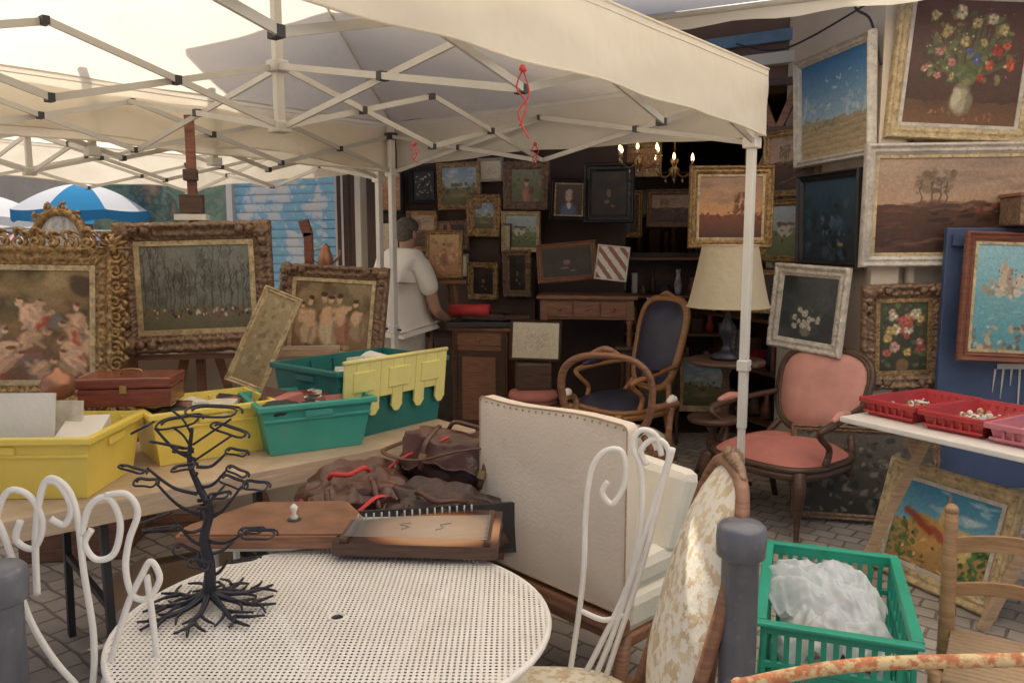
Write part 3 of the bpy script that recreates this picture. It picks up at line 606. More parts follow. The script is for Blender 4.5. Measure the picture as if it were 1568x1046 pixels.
for (x,y,z,s_) in ((.035,2.66,2.155,1),(.14,4.95,2.19,.6),(-.55,4.6,2.15,.5)):
    mb.tube(catmull([(x,y,z),(x+.02,y,z-.08*s_),(x-.015,y,z-.14*s_),(x+.02,y,z-.22*s_)],6),.003,REDC,5); mb.tube(catmull([(x,y,z),(x-.02,y,z-.06*s_),(x+.012,y,z-.11*s_),(x-.01,y,z-.18*s_)],6),.003,REDC,5)
    mb.blob((x,y,z),(.012,.010,.012),REDC,.3,3,1,nu=10,nv=8)
mb.build('canopy_tent')
e2=(B-A).normalized(); off=e2*.09
B2=B+off; E=B2+e2*2.8
mb=tent('canopy',[B2,E,E+u*L1,B2+u*L1],seed=7)
for t in (1.38,2.1):
    q=B2+u*t; mb.box((q.x,q.y,2.45),(.034,.034,.75),ALU,(0,0,.87))
    for z in (2.09,2.34): mb.box((q.x,q.y,z),(.07,.07,.05),ALU,(0,0,.87),.005)
mb.build('canopy_tent')
mb=MB(); a0,a1,a2,a3=V((-.7,-1.5,2.95)),V((4.3,-1.5,2.95)),V((3.7,3.85,3.02)),V((.35,5.0,2.9))  # only the back edge shows; unseen rest added overhead to shade the foreground
sheet(mb,lambda u_,v_:(a0.lerp(a1,u_)).lerp(a3.lerp(a2,u_),v_),20,20,AWN,lambda u_,v_:-.03*math.sin(math.pi*u_)*math.sin(math.pi*v_))
sheet(mb,lambda u_,v_:a3.lerp(a2,u_)-V((0,0,.10*v_)),30,2,VAL,lambda u_,v_:.01*math.sin(u_*40)*v_)
for p,q in ((a0,a1),(a1,a2),(a3,a2),(a0,a3)): mb.tube([p-V((0,0,.02)),q-V((0,0,.02))],.02,ALU,8)
for q in (a0,a1): mb.tube([q,(q.x,q.y,0)],.025,ALU,8)
mb.tube([a2,(3.75,4.62,3.02)],.02,ALU,8)
mb.build('extended_shade_awning')
# ------------------------------------------------------------------ paintings right
painting('flower_still_life_painting',2.56,4.66,2.60,.82,.86,'flowers_dark',GOLDP,.075,-3,-3,3,.25,.05,SILV)
painting('seascape_painting',2.00,5.08,2.44,.86,.70,'seascape',SILV,.055,-81,-3,0,0,.05)
painting('brown_landscape_painting',2.56,4.62,1.81,1.10,.70,'brown_landscape',SILV,.065,-3,-2,-.5,.15,.05,GOLDP)
painting('rose_bouquet_painting',2.30,4.66,1.05,.49,.62,'bouquet',BRONZE,.085,-3,0,-2,1,.05,GOLD,True)
painting('coastal_fort_painting',2.86,4.40,1.29,.74,.72,'marine',REDF,.055,-4,3,2,0,.04,GOLDP)
painting('dark_blue_painting',2.00,5.05,1.735,.66,.60,'blue_dark',BLKF,.05,-78,-2,0,0,.05)
painting('white_flower_painting',1.84,4.93,1.19,.56,.54,'white_flowers',SILV,.075,-60,4,2,.4,.04)
painting('village_street_painting',1.93,5.62,1.68,.46,.44,'house',GOLD,.05,-62,0,0,.6,.04)
painting('autumn_landscape_painting',1.93,5.58,2.14,.5,.46,'brown_landscape',GOLD,.05,-62,0,0,.6,.04)
painting('sunset_tree_painting',1.42,5.25,1.825,.54,.53,'sunset_tree',GOLD,.055,-4,0,0,.2,.05,GOLDP)
painting('village_church_painting',1.99,3.55,.27,.68,.56,'village',GOLDP,.07,-66,16,0,.2,.04,SILV)
painting('tapestry_painting',2.02,4.45,.28,.80,.54,'tapestry',BRONZE,.04,-12,10,0,.6,.03)
painting('church_interior_painting',1.80,5.45,1.26,.34,.3,'dark_portrait',GOLD,.04,-50,0,0,.6,.03)
mb=MB(); mb.box((0,0,0),(.95,.04,1.5),BLUEP,(0,0,0),.006)
for i in range(6):
    x=-.16+.045*i; l=random.uniform(.08,.32); mb.tube([(x,-.023,-.05),(x+random.uniform(-.01,.01),-.023,-.05-l)],[.007,.003],CARD,6)
mb.box((-.02,-.022,-.035),(.26,.006,.03),CARD)
mb.box((0,-.03,.68),(.9,.03,.06),BLUEP); mb.build('blue_painted_panel',(2.93,4.52,.93),-4)
mb=MB(); mb.box((0,0,.08),(.36,.25,.16),BRONZE,(0,0,0),.01); mb.box((0,0,.165),(.38,.27,.02),WOODM,(0,0,0),.004); mb.build('wooden_keepsake_box',(2.92,4.42,1.69),-8)
# ------------------------------------------------------------------ paintings left
gp=painting('baroque_cherub_painting',-2.30,3.48,1.24,1.08,.70,'cherubs',GOLD,.085,6,6,1,.9,.05,GOLDP)
mb=MB()
def spiral(cx,cz,r0,r1,a0,turns,n=18,y=0):
    return [V((cx+(r0+(r1-r0)*k/n)*math.cos(a0+turns*2*math.pi*k/n),y,cz+(r0+(r1-r0)*k/n)*math.sin(a0+turns*2*math.pi*k/n))) for k in range(n+1)]
W_,H_=1.08,.70
def curl(x,z,a,flip,sz):
    mb.tube(spiral(x,z,sz,.006,a,flip*1.4,20,-.035),[.010,.009,.007,.010],GOLD,7)
    for da in (0,.7):
        mb.tube(catmull([(x+math.cos(a+da)*sz*.8,-.03,z+math.sin(a+da)*sz*.8),(x+math.cos(a+da+.4*flip)*sz*1.5,-.045,z+math.sin(a+da+.4*flip)*sz*1.5),(x+math.cos(a+da+1.2*flip)*sz*1.6,-.025,z+math.sin(a+da+1.2*flip)*sz*1.6)],5),[.007,.013,.003],GOLD,6,sq=.6)
rc=random.Random(3)
for k in range(15):
    x=-W_/2+.04+k*(W_-.08)/14; f=1 if k<7.5 else -1
    for s_ in (1,-1): curl(x,s_*(H_/2+.010+rc.uniform(-.006,.008)),math.pi/2*s_+rc.uniform(-.4,.4),f*s_,rc.uniform(.024,.038))
for k in range(10):
    z=-H_/2+.04+k*(H_-.08)/9
    for s_ in (1,-1): curl(s_*(W_/2+.010+rc.uniform(-.006,.008)),z,(0 if s_>0 else math.pi)+rc.uniform(-.4,.4),1 if (k<5)==(s_>0) else -1,rc.uniform(.024,.038))
for sx in (-1,0,1):
    for sz in (-1,1):
        if sx==0 and sz<0: continue
        X0=sx*W_/2; Z0=sz*(H_/2+(.05 if sx==0 else -.01))
        for q in range(7):
            a=math.pi*(q/6) if sz>0 else -math.pi*q/6
            mb.tube(catmull([(X0,-.04,Z0),(X0+math.cos(a)*.04,-.06,Z0+math.sin(a)*.035),(X0+math.cos(a)*.07,-.035,Z0+math.sin(a)*.065)],5),[.009,.014,.003],GOLD,6,sq=.5)
        mb.blob((X0,-.045,Z0),(.025,.02,.025),GOLD,.3,5,sx+sz*3,nu=16,nv=10)
mb.build('carved_scrollwork',parent=gp)
painting('winter_trees_painting',-1.66,4.20,1.365,.79,.68,'winter_trees',BRONZE,.095,9,4,-1.5,.9,.055,GOLDP,True)
painting('classical_figures_painting',-1.10,4.85,1.15,.68,.62,'figures',BRONZE,.08,-5,12,3,.9,.045,GOLDP,True)
painting('narrow_sketch_painting',-1.26,4.02,1.11,.20,.52,'sketchy',GOLDP,.03,12,10,24,.3,.025)
mb=MB(); mb.box((0,.09,1.13),(.045,.03,2.26),REDF)
mb.bar((-.03,.12,1.2),(-.34,.14,0),.045,.025,WOODM); mb.bar((.03,.12,1.2),(.34,.14,0),.045,.025,WOODM); mb.bar((0,.11,1.9),(0,.75,0),.04,.025,WOODM)
mb.box((0,.02,1.0),(.6,.09,.03),WOODM); mb.box((0,.05,1.73),(.16,.09,.03),CARD); mb.box((0,.065,1.80),(.12,.05,.10),WOODD,(0,0,0),.005); mb.box((0,.065,1.95),(.07,.05,.06),WOODD,(0,0,0),.005)
mb.box((0,.12,.55),(.5,.03,.04),WOODM); mb.build('artist_easel',(-1.68,4.20,0),9)
mb=MB(); mb.box((0,0,.5),(1.5,.03,1.0),LINEN,(R(-6),0,0),.004); mb.box((0,-.03,.97),(1.5,.04,.04),WOODL); mb.box((0,-.1,.03),(1.4,.2,.05),WOODM); mb.build('display_board',(-1.75,4.5,0),9)
# ------------------------------------------------------------------ paintings on shop wall
def wy(x): return 7.0+(.2-x)*.3226-.09
G=[('leaf_print',-.785,2.10,.27,.32,'leaf_bw',BLKF,.04,0),('country_landscape_painting',-.46,2.09,.41,.41,'landscape',GOLD,.045,.4),('pale_sketch_painting',-.18,2.22,.23,.2,'drawing',SILV,.025,0),
('lady_portrait_painting',.125,2.08,.41,.41,'lady',BRONZE,.07,1),('small_landscape_painting',-.24,1.83,.32,.37,'landscape',GOLD,.075,1),('farmhouse_painting',.08,1.69,.35,.35,'house',GOLDP,.04,.2),
('still_life_painting',-.25,1.26,.28,.33,'dark_portrait',GOLD,.05,1),('oval_portrait_painting',.05,1.33,.26,.41,'dark_portrait',BRONZE,.06,1),('night_landscape_painting',-.52,1.66,.30,.26,'dark_portrait',BRONZE,.04,1),('harbour_painting',-.80,1.70,.3,.36,'brown_landscape',GOLD,.04,.6),
('harvest_painting',-1.1,2.05,.28,.4,'warm',BLKF,.04,0),('print_sheet',-.48,1.40,.2,.2,'drawing',SILV,.015,0),('small_print',-.05,1.62,.10,.28,'drawing',WOODD,.012,0),('print_sheet',-1.12,1.65,.22,.28,'drawing',BLKF,.02,0)]
for n_,x,z,w_,h_,k,fm,fw,o_ in G: painting(n_,x,wy(x),z,w_,h_,k,fm,fw,-17,-2,random.uniform(-1.5,1.5),o_,.04)
painting('gentleman_portrait_painting',.475,6.72,1.95,.32,.35,'portrait',BLKF,.04,-8,0,2,0,.04,GOLD)
painting('old_master_portrait_painting',.80,6.68,2.0,.42,.49,'dark_portrait',BLKF,.07,-8,0,0,.3,.05)
painting('orange_still_life_painting',-.55,6.50,1.50,.31,.39,'warm',GOLD,.035,-5,8,0,.3,.03)
painting('long_dark_painting',.44,6.42,1.44,.48,.32,'dark_portrait',WOODM,.045,-8,12,-5,0,.03)
painting('striped_sign_board',.77,6.15,1.44,.25,.27,'stripes',CARD,.012,-10,8,6,0,.015)
painting('ink_drawing_frame',.18,6.0,.86,.39,.31,'drawing',WOODD,.02,-6,10,1,0,.02)
# ------------------------------------------------------------------ furniture at shop
def table4(name,loc,yaw,w_,d_,h_,mat,apron=.1,leg=.045,drawers=0):
    mb=MB(); mb.box((0,0,h_-.015),(w_,d_,.03),mat,(0,0,0),.006); mb.box((0,0,h_-.03-apron/2),(w_-.08,d_-.08,apron),mat)
    for i in range(drawers):
        x=-w_/2+.08+(i+.5)*(w_-.16)/drawers; mb.box((x,-d_/2+.035,h_-.03-apron/2),((w_-.2)/drawers,.02,apron*.75),mat,(0,0,0),.004); mb.blob((x,-d_/2+.015,h_-.03-apron/2),(.012,.012,.012),BRASS,0,1,nu=10,nv=6)
    for sx in (-1,1):
        for sy in (-1,1):
            x,y=sx*(w_/2-.06),sy*(d_/2-.06); mb.box((x,y,h_-.03-apron/2),(leg*1.2,leg*1.2,apron),mat)
            mb.lathe([(leg*.5,h_-.03-apron),(leg*.62,h_-.05-apron),(leg*.4,h_-.08-apron),(leg*.55,h_*.5),(leg*.3,.06),(leg*.45,.03),(leg*.3,0)],mat,(x,y,0),10)
    return mb
mb=table4('d',0,0,.8,.45,1.18,WOODM,.16,.05,3); mb.box((0,.05,.2),(.7,.35,.03),WOODM); mb.build('writing_desk',(.62,6.5,0),-8)
mb=MB(); mb.box((0,0,.46),(.46,.42,.86),WOODM,(0,0,0),.008); mb.box((0,0,.905),(.52,.48,.03),WOODM,(0,0,0),.006); mb.box((0,0,.03),(.50,.46,.06),WOODM)
mb.box((0,-.215,.42),(.36,.015,.62),WOODD); mb.box((0,-.225,.42),(.28,.012,.52),WOODM,(0,0,0),.004)
mb.box((0,-.215,.82),(.38,.015,.10),WOODM,(0,0,0),.004); mb.blob((0,-.235,.82),(.014,.014,.014),BRASS,0,1,nu=10,nv=6)
for sx in (-.2,.2): mb.box((sx,-.22,.45),(.035,.02,.84),WOODD)
mb.build('wooden_cabinet',(-.22,6.6,0),-12)
mb=MB(); mb.box((0,0,.0),(.55,.36,.04),BLK,(0,0,R(8)),.006); mb.box((.05,.05,.05),(.4,.26,.05),LEAB,(0,0,R(-6)),.01); mb.tube([(-.25,-.02,.10),(.08,-.06,.11)],.05,REDC,14); mb.box((.28,-.02,.06),(.2,.2,.03),WOODD,(0,0,.4)); mb.build('stacked_albums',(-.25,6.5,.945),-10)
mb=table4('x',0,0,.5,.5,.91,WOODD,.06,.04); mb.build('side_table',(-.55,6.75,0),-10)
mb=MB(); mb.lathe([(.17,.42),(.19,.44),(.18,.48),(.12,.50)],PINKD,(0,0,0),20); mb.lathe([(.17,.38),(.18,.40),(.17,.42)],WOODM,(0,0,0),20)
for k in range(4):
    a=k*math.pi/2+.7; mb.tube(catmull([(math.cos(a)*.14,math.sin(a)*.14,.40),(math.cos(a)*.18,math.sin(a)*.18,.25),(math.cos(a)*.15,math.sin(a)*.15,0)],4),[.02,.014,.016],WOODM,8)
mb.box((0,.02,.60),(.26,.2,.2),WOODD,(0,0,.1),.01)
mb.build('upholstered_stool',(.16,5.95,0))
mb=MB(); mb.bar((-.03,.05,1.75),(-.2,0,.0),.03,.02,WOODM); mb.bar((.03,.05,1.75),(.2,0,.0),.03,.02,WOODM); mb.bar((0,.06,1.7),(0,.5,0),.03,.02,WOODM); mb.box((0,-.01,1.28),(.36,.06,.03),WOODM); mb.build('small_easel',(-.55,6.53,0),-5)
CL=[WOODD,WOODM,BRASS,PAPER,GLASS,BLK,REDP,COPPER,CARD,BRONZE]
def shelf(name,x,y,yaw,w_,h_,d_=.35,n=5):
    mb=MB(); mb.box((0,d_/2,h_/2),(w_,.02,h_),WOODD)
    for s_ in (-1,1): mb.box((s_*w_/2,0,h_/2),(.03,d_,h_),WOODD)
    for i in range(n+1):
        z=.05+i*(h_-.1)/n; mb.box((0,0,z),(w_-.03,d_-.02,.025),WOODM)
        if i<n:
            xx=-w_/2+.08
            while xx<w_/2-.1:
                ww=random.uniform(.04,.14); hh=random.uniform(.08,(h_-.1)/n*.8); m=random.choice(CL); r=ww/2
                if random.random()<.5: mb.lathe([(r*.5,0),(r*.9,hh*.15),(r,hh*.4),(r*.5,hh*.75),(r*.6,hh),(r*.3,hh)],m,(xx+r,-.05,z+.013),12)
                else: mb.box((xx+r,-.03,z+.013+hh/2),(ww*.9,.15,hh),m,(0,0,random.uniform(-.2,.2)),.004)
                xx+=ww+random.uniform(.01,.05)
    mb.build(name,(x,y,0),yaw)
shelf('curio_shelf',1.35,7.5,-5,1.3,1.5,n=4); shelf('curio_shelf',2.2,7.0,-70,1.5,2.3); shelf('curio_shelf',.2,9.2,0,1.2,2.3); shelf('curio_shelf',1.4,9.0,0,1.6,2.4)
for i,(x,y,z,w_,h_) in enumerate([(1.0,7.3,1.85,.36,.42),(1.42,7.25,1.9,.42,.34),(1.75,6.7,1.3,.3,.4),(1.15,7.2,2.32,.35,.3),(1.25,6.5,.5,.4,.5),(1.55,6.4,.45,.4,.45)]):
    painting('gallery_painting',x,y,z,w_,h_,['portrait','brown_landscape','lady','warm','house','landscape'][i],[GOLD,BRONZE,GOLD,GOLDP,GOLD,GOLDP][i],.05,-10,0,0,.5,.04)
mb=MB(); mb.lathe([(.05,0),(.055,.03),(.03,.10),(.06,.2),(.05,.3),(.02,.36),(.03,.38)],CARD,n=18); mb.build('porcelain_vase',(1.10,6.35,.78))
mb=table4('q',0,0,.55,.35,.78,WOODD,.08,.04,2); mb.build('hall_console',(1.12,6.35,0),-12)
mb=MB(); mb.lathe([(.07,0),(.08,.02),(.02,.05),(.02,.2),(.06,.24),(.065,.26)],BRASS,n=16); mb.tube([(0,0,.26),(0,0,.36)],.008,CARD,8); mb.build('brass_candlestick',(1.25,6.3,.78))
for i,(x,y,z) in enumerate([(1.03,6.6,2.26),(1.36,6.8,2.20),(1.2,7.4,2.3)]):
    mb=MB(); mb.tube([(0,0,.6),(0,0,.1)],.006,BRASS,6); mb.lathe([(.01,.12),(.035,.08),(.015,.03),(.05,0),(.02,-.06),(.005,-.1)],BRASS,n=14)
    for k in range(6):
        a=k*math.pi/3+.3; c,s_=math.cos(a),math.sin(a)
        mb.tube(catmull([(0,0,0),(c*.08,s_*.08,-.06),(c*.16,s_*.16,-.02),(c*.17,s_*.17,.03)],5),.006,BRASS,6); mb.lathe([(.022,.03),(.025,.035),(.01,.04)],BRASS,(c*.17,s_*.17,0),10)
        mb.lathe([(.007,.04),(.009,.07)],CARD,(c*.17,s_*.17,0),8); mb.lathe([(.004,.07),(.013,.085),(.01,.105),(.002,.125)],BULB,(c*.17,s_*.17,0),8)
        mb.blob((c*.17,s_*.17,0),(.008,.008,.014),GLASS,0,1,nu=8,nv=6)
        mb.blob((c*.08,s_*.08,-.09),(.007,.007,.014),GLASS,0,1,nu=8,nv=6)
    mb.build('chandelier',(x,y,z))
# ------------------------------------------------------------------ chairs
def louis(name,loc,yaw,wood,cloth,W=.60,D=.55,sz=.42,H=.98,bw=.52,arms=True,fill=True,lean=14,e=2.6,cloth2=None,fr=.02,bz=.54,scale=1):
    mb=MB(); cloth2=cloth2 or cloth
    Ms=Matrix.Translation((0,0,sz-.02))@Matrix.Rotation(R(-90),4,'X'); so_=supel(W/2,D/2,3.5,40)
    mb.pad(so_,.09,cloth2,Ms,0,8,4); mb.tube([Ms@V((x*.99,.0,z*.99)) for x,z in so_],.02,wood,8,True)
    mb.tube([Ms@V((x*.97,.035,z*.97)) for x,z in so_],.026,wood,8,True)
    mb.add([Ms@V((x*.97,.03,z*.97)) for x,z in so_],[tuple(range(40))],WOODD)
    for sx in (-1,1):
        x,y=sx*W*.43,-D*.43
        mb.tube(catmull([(x,y,sz-.03),(x+sx*.02,y-.025,sz-.12),(x+sx*.0,y-.005,sz*.35),(x+sx*.01,y-.02,.03),(x+sx*.015,y-.03,0)],5),[.032,.034,.020,.014,.02],wood,8)
        x,y=sx*W*.38,D*.43
        mb.tube(catmull([(x,y,sz),(x,y+.01,sz*.6),(x+sx*.01,y+.09,0)],5),[.026,.022,.017],wood,8)
    Mb=Matrix.Translation((0,D/2-.02,sz+.01))@Matrix.Rotation(R(-lean),4,'X'); bh=H-sz; hh=bh*.46; cz=bh*bz
    ol=[(x*(1+.10*((z)/hh)),z+cz) for x,z in supel(bw/2,hh,e,44)]
    mb.tube([(x,0,z) for x,z in ol],fr,wood,8,True,Mb); mb.tube([(x*.95,-.012,cz+(z-cz)*.95) for x,z in ol],fr*.5,wood,6,True,Mb)
    if fill:
        inn=[(x*.94,cz+(z-cz)*.94) for x,z in ol]; mb.pad(inn,.05,cloth,Mb,-.005); mb.pad(inn,-.03,cloth,Mb,.005)
        for k in range(0,44): x,z=inn[k]; mb.blob((x*.97,-.014,cz+(z-cz)*.97),(.004,.004,.004),BRASS,0,1,nu=6,nv=4,M=Mb)
    for sx in (-1,1): mb.tube(catmull([Mb@V((sx*bw*.40,0,cz-hh*.85)),V((sx*W*.40,D*.44,sz+.02)),V((sx*W*.39,D*.43,sz-.04))],5),[.02,.022,.024],wood,8)
    mb.tube(catmull([Mb@V((-.09,-.01,cz+hh+.0)),Mb@V((-.04,-.02,cz+hh+.02)),Mb@V((0,-.02,cz+hh+.03)),Mb@V((.04,-.02,cz+hh+.02)),Mb@V((.09,-.01,cz+hh))],5),[.008,.016,.02,.016,.008],wood,8)
    if arms:
        for sx in (-1,1):
            p0=Mb@V((sx*bw*.5,-.01,.26))
            mb.tube(catmull([p0,(sx*(W*.5+.01),D*.12,sz+.24),(sx*(W*.5+.03),-D*.18,sz+.22),(sx*(W*.5+.02),-D*.30,sz+.20),(sx*(W*.5-.0),-D*.27,sz+.16),(sx*W*.5,-D*.12,sz+.08),(sx*W*.49,-D*.15,sz-.01)],6),[.018,.018,.022,.02,.017,.018,.022],wood,8)
            mb.tube(catmull([(sx*(W*.5+.01),D*.14,sz+.26),(sx*(W*.5+.02),-.02,sz+.262),(sx*(W*.5+.03),-D*.17,sz+.245)],5),[.012,.026,.012],cloth,8)
    return mb.build(name,loc,yaw)
louis('pink_velvet_armchair',(1.56,4.50,0),-52,WOODD,PINK,.68,.64,.41,.98,.58,cloth2=PINKD,lean=18,e=3.0)
louis('navy_leather_armchair',(.80,5.75,0),-55,WOODO,NAVY,.58,.58,.44,1.20,.46,lean=15,e=3.4,fr=.024)
louis('carved_cane_armchair',(.64,4.72,0),160,WOODM,CREAMB,.60,.55,.42,.98,.52,fill=False,lean=12)
mb=MB(); hw,hh=.21,.34
Mb=Matrix.Translation((0,.22,.42))@Matrix.Rotation(R(-14),4,'X'); ol=[(x,z+.34) for x,z in supel(hw,hh,3,48)]
mb.tube([(x*1.04,0,.34+(z-.34)*1.03) for x,z in ol],.016,WOODM,8,True,Mb); mb.pad(ol,.06,FLOR,Mb,-.0,8,3); mb.pad(ol,-.05,FLOR,Mb,.005,8,3)
for s_ in (-1,1): mb.tube(catmull([Mb@V((0,-.0,.705)),Mb@V((s_*.03,-.01,.715)),Mb@V((s_*.07,0,.70)),Mb@V((s_*.11,0,.69))],5),[.014,.015,.012,.005],BRONZE,7)
mb.blob(tuple(Mb@V((0,0,.71))),(.025,.018,.022),BRONZE,.4,5,2,nu=16,nv=10)
Ms=Matrix.Translation((0,-.02,.42))@Matrix.Rotation(R(-90),4,'X'); so_=supel(.26,.24,3.2,40); mb.pad(so_,.09,FLOR,Ms); mb.tube([Ms@V((x,.02,z)) for x,z in so_],.028,WOODM,8,True)
for sx in (-1,1):
    mb.tube([(sx*.22,-.22,.40),(sx*.22,-.23,0)],[.03,.014],WOODM,8); mb.tube([(sx*.2,.2,.45),(sx*.2,.28,0)],[.024,.016],WOODM,8); mb.tube([(sx*.18,.2,.4),(sx*.18,.25,.6)],[.024,.018],WOODM,8)
mb.build('floral_upholstered_chair',(.12,1.80,0),-93)
mb=MB()
def rr(w_,h_,r,n=6):
    o=[]
    for cx,cz,a0 in ((w_/2-r,h_/2-r,0),(-w_/2+r,h_/2-r,90),(-w_/2+r,-h_/2+r,180),(w_/2-r,-h_/2+r,270)):
        for k in range(n+1): a=R(a0+90*k/n); o.append((cx+r*math.cos(a),cz+r*math.sin(a)))
    return o
def dens(o,m=5):
    q=[]
    for i in range(len(o)):
        a,b=o[i],o[(i+1)%len(o)]; k=m if math.hypot(a[0]-b[0],a[1]-b[1])>.1 else 1
        for j in range(k): q.append((a[0]+(b[0]-a[0])*j/k,a[1]+(b[1]-a[1])*j/k))
    return q
ob=[(x,z+.30+(.008*math.sin(x*9) if z>.2 else 0)) for x,z in dens(rr(.68,.60,.02),8)]
Mb=Matrix.Translation((0,-.02,.45))
mb.pad(ob,.010,CREAM,Mb,-.02,8,6,.010); mb.pad(ob,-.04,CREAMB,Mb,.03,6,4)
n=len(ob); vs=[(x,-.02,z) for x,z in ob]+[(x,.03,z) for x,z in ob]; mb.add(vs,[(k,(k+1)%n,n+(k+1)%n,n+k) for k in range(n)],CREAM,Mb)
mb.tube([(x,-.021,z) for x,z in ob],.003,WOODL,6,True,Mb)
for k in range(22): x=-.33+k*.0314; mb.blob((x,-.026,.588+.008*math.sin(x*9)),(.0035,.003,.0035),BRASS,0,1,nu=8,nv=5,M=Mb)
mb.box((0,.25,.42),(.64,.50,.12),CREAMB,(0,0,0),.03); mb.box((0,.27,.53),(.60,.46,.12),CREAMB,(0,0,0),.04); mb.box((0,.25,.345),(.66,.52,.04),WOODM,(0,0,0),.008)
mb.box((.16,.30,.70),(.30,.13,.30),CREAMB,(R(-14),R(8),R(10)),.035)
for sx in (-1,1):
    mb.tube([(sx*.31,0,.36),(sx*.32,-.06,0)],[.026,.018],WOODM,8); mb.tube(catmull([(sx*.31,.47,.36),(sx*.33,.50,.2),(sx*.31,.50,0)],4),[.03,.02,.018],WOODM,8)
mb.box((0,-.03,.405),(.68,.05,.05),WOODM,(0,0,0),.008)
mb.build('cream_upholstered_chair',(.145,2.62,0),-47)
# ------------------------------------------------------------------ lamp and gueridon
mb=MB(); n=36; vs=[];fs=[]
for j in range(9):
    t=j/8; r=.255+(.172-.255)*t**.85
    for k in range(n): a=2*math.pi*k/n; rr_=r*(1+.012*math.cos(a*12)); vs.append((rr_*math.cos(a),rr_*math.sin(a),.335+.38*t))
for j in range(8):
    for k in range(n): fs.append((j*n+k,j*n+(k+1)%n,(j+1)*n+(k+1)%n,(j+1)*n+k))
mb.add(vs,fs,SHADE,None,True)
mb.tube([(.255*math.cos(a/18*math.pi),.255*math.sin(a/18*math.pi),.335) for a in range(36)],.006,SHADE,6,True); mb.tube([(.173*math.cos(a/18*math.pi),.173*math.sin(a/18*math.pi),.715) for a in range(36)],.005,SHADE,6,True)
mb.lathe([(.10,0),(.11,.02),(.04,.05),(.02,.10),(.05,.16),(.055,.2),(.02,.26),(.015,.5),(.005,.56)],IRON,n=18)
for k in range(3): a=k*2.1; mb.tube([(0,0,.66),(math.cos(a)*.172,math.sin(a)*.172,.713)],.003,BRASS,5)
mb.tube([(0,0,.5),(0,0,.68)],.004,BRASS,5)
mb.build('table_lamp',(1.36,5.0,.865))
def gueridon(name,loc,h_,r,mat):
    mb=MB(); mb.lathe([(.0,h_-.03),(r*.96,h_-.03),(r,h_-.02),(r,h_-.005),(r*.97,h_)],mat,n=28); mb.lathe([(.05,h_-.03),(.02,h_-.1),(.035,h_*.7),(.018,h_*.5),(.045,h_*.35),(.03,h_*.25)],mat,n=14)
    for k in range(3): a=k*2.094+.5; mb.tube(catmull([(0,0,h_*.3),(math.cos(a)*.12,math.sin(a)*.12,h_*.25),(math.cos(a)*.2,math.sin(a)*.2,.04),(math.cos(a)*.25,math.sin(a)*.25,.015)],5),[.025,.02,.014,.016],mat,8)
    return mb.build(name,loc)
gueridon('pedestal_table',(1.36,5.0,0),.865,.24,WOODD); gueridon('small_pedestal_table',(1.22,4.75,0),.55,.15,WOODD)
# ------------------------------------------------------------------ crates
def crate(name,loc,yaw,w_,d_,h_,mat,flare=.03,cont=None,handle=True,lid=None):
    mb=MB(); th=.006
    def ringpts(z,f,ins=0):
        return [(-(w_/2+f-ins),-(d_/2+f-ins),z),((w_/2+f-ins),-(d_/2+f-ins),z),((w_/2+f-ins),(d_/2+f-ins),z),(-(w_/2+f-ins),(d_/2+f-ins),z)]
    R0=ringpts(0,-flare/2); R1=ringpts(h_,flare/2); R2=ringpts(h_,flare/2,th); R3=ringpts(.01,-flare/2,th)
    vs=R0+R1+R2+R3; fs=[(3,2,1,0),(12,13,14,15)]
    for a in range(3):
        for k in range(4): fs.append((a*4+k,a*4+(k+1)%4,a*4+4+(k+1)%4,a*4+4+k))
    mb.add(vs,fs,mat)
    f=flare/2
    for s_ in (-1,1):
        mb.box((0,s_*(d_/2+f+.004),h_-.012),(w_+2*f+.03,.022,.024),mat,(0,0,0),.005); mb.box((s_*(w_/2+f+.004),0,h_-.0125),(.022,d_+2*f-.016,.023),mat,(0,0,0),.005)
        mb.box((0,s_*(d_/2+f*.3+.003),h_-.065),(w_+f*1.2,.012,.012),mat,(0,0,0),.003)
        for k in range(5):
            x=-w_/2+.05+(w_-.1)*k/4; mb.box((x,s_*(d_/2+.002),h_-.04),(.010,.014,.05),mat)
        if handle: mb.box((0,s_*(d_/2+f*.5+.006),h_-.045),(w_*.28,.012,.03),mat,(0,0,0),.006); mb.box((s_*(w_/2+f*.5+.006),0,h_-.05),(.012,d_*.3,.03),mat,(0,0,0),.006)
    if cont: cont(mb,w_,d_,h_)
    return mb.build(name,loc,yaw)
def cont_misc(cols,n=14,top=.02):
    def f(mb,w_,d_,h_):
        mb.box((0,0,h_*.45),(w_*.9,d_*.9,h_*.6),LEAB)
        for i in range(n):
            x,y=random.uniform(-.38,.38)*w_,random.uniform(-.38,.38)*d_; m=random.choice(cols)
            if random.random()<.5: mb.box((x,y,h_*.75+random.uniform(0,top)),(random.uniform(.06,.18),random.uniform(.05,.14),random.uniform(.03,.07)),m,(random.uniform(-.3,.3),random.uniform(-.3,.3),random.uniform(0,3)),.004)
            else: mb.blob((x,y,h_*.75+random.uniform(0,top)),(random.uniform(.04,.09),random.uniform(.04,.08),.035),m,.3,3,i,nu=16,nv=10)
    return f
TZ=.752
mb=MB(); mb.box((0,0,.735),(2.7,.78,.03),PLY,(0,0,0),.004); mb.box((0,-.38,.70),(2.6,.025,.05),PLY)
for x in (-1.15,-.2,.35,1.2):
    for s_ in (-1,1): mb.bar((x,s_*.33,.0),(x,s_*.28,.72),.035,.025,BLK)
    mb.bar((x,-.3,.35),(x,.3,.35),.025,.02,BLK)
mb.build('trestle_table',(-1.44,2.98,0),41)
mb=MB()
for sx in (-1,1): mb.box((sx*.22,0,.17),(.006,.34,.34),CBOX); mb.box((sx*.30,0,.35),(.17,.33,.005),CBOX,(0,R(sx*25),0))
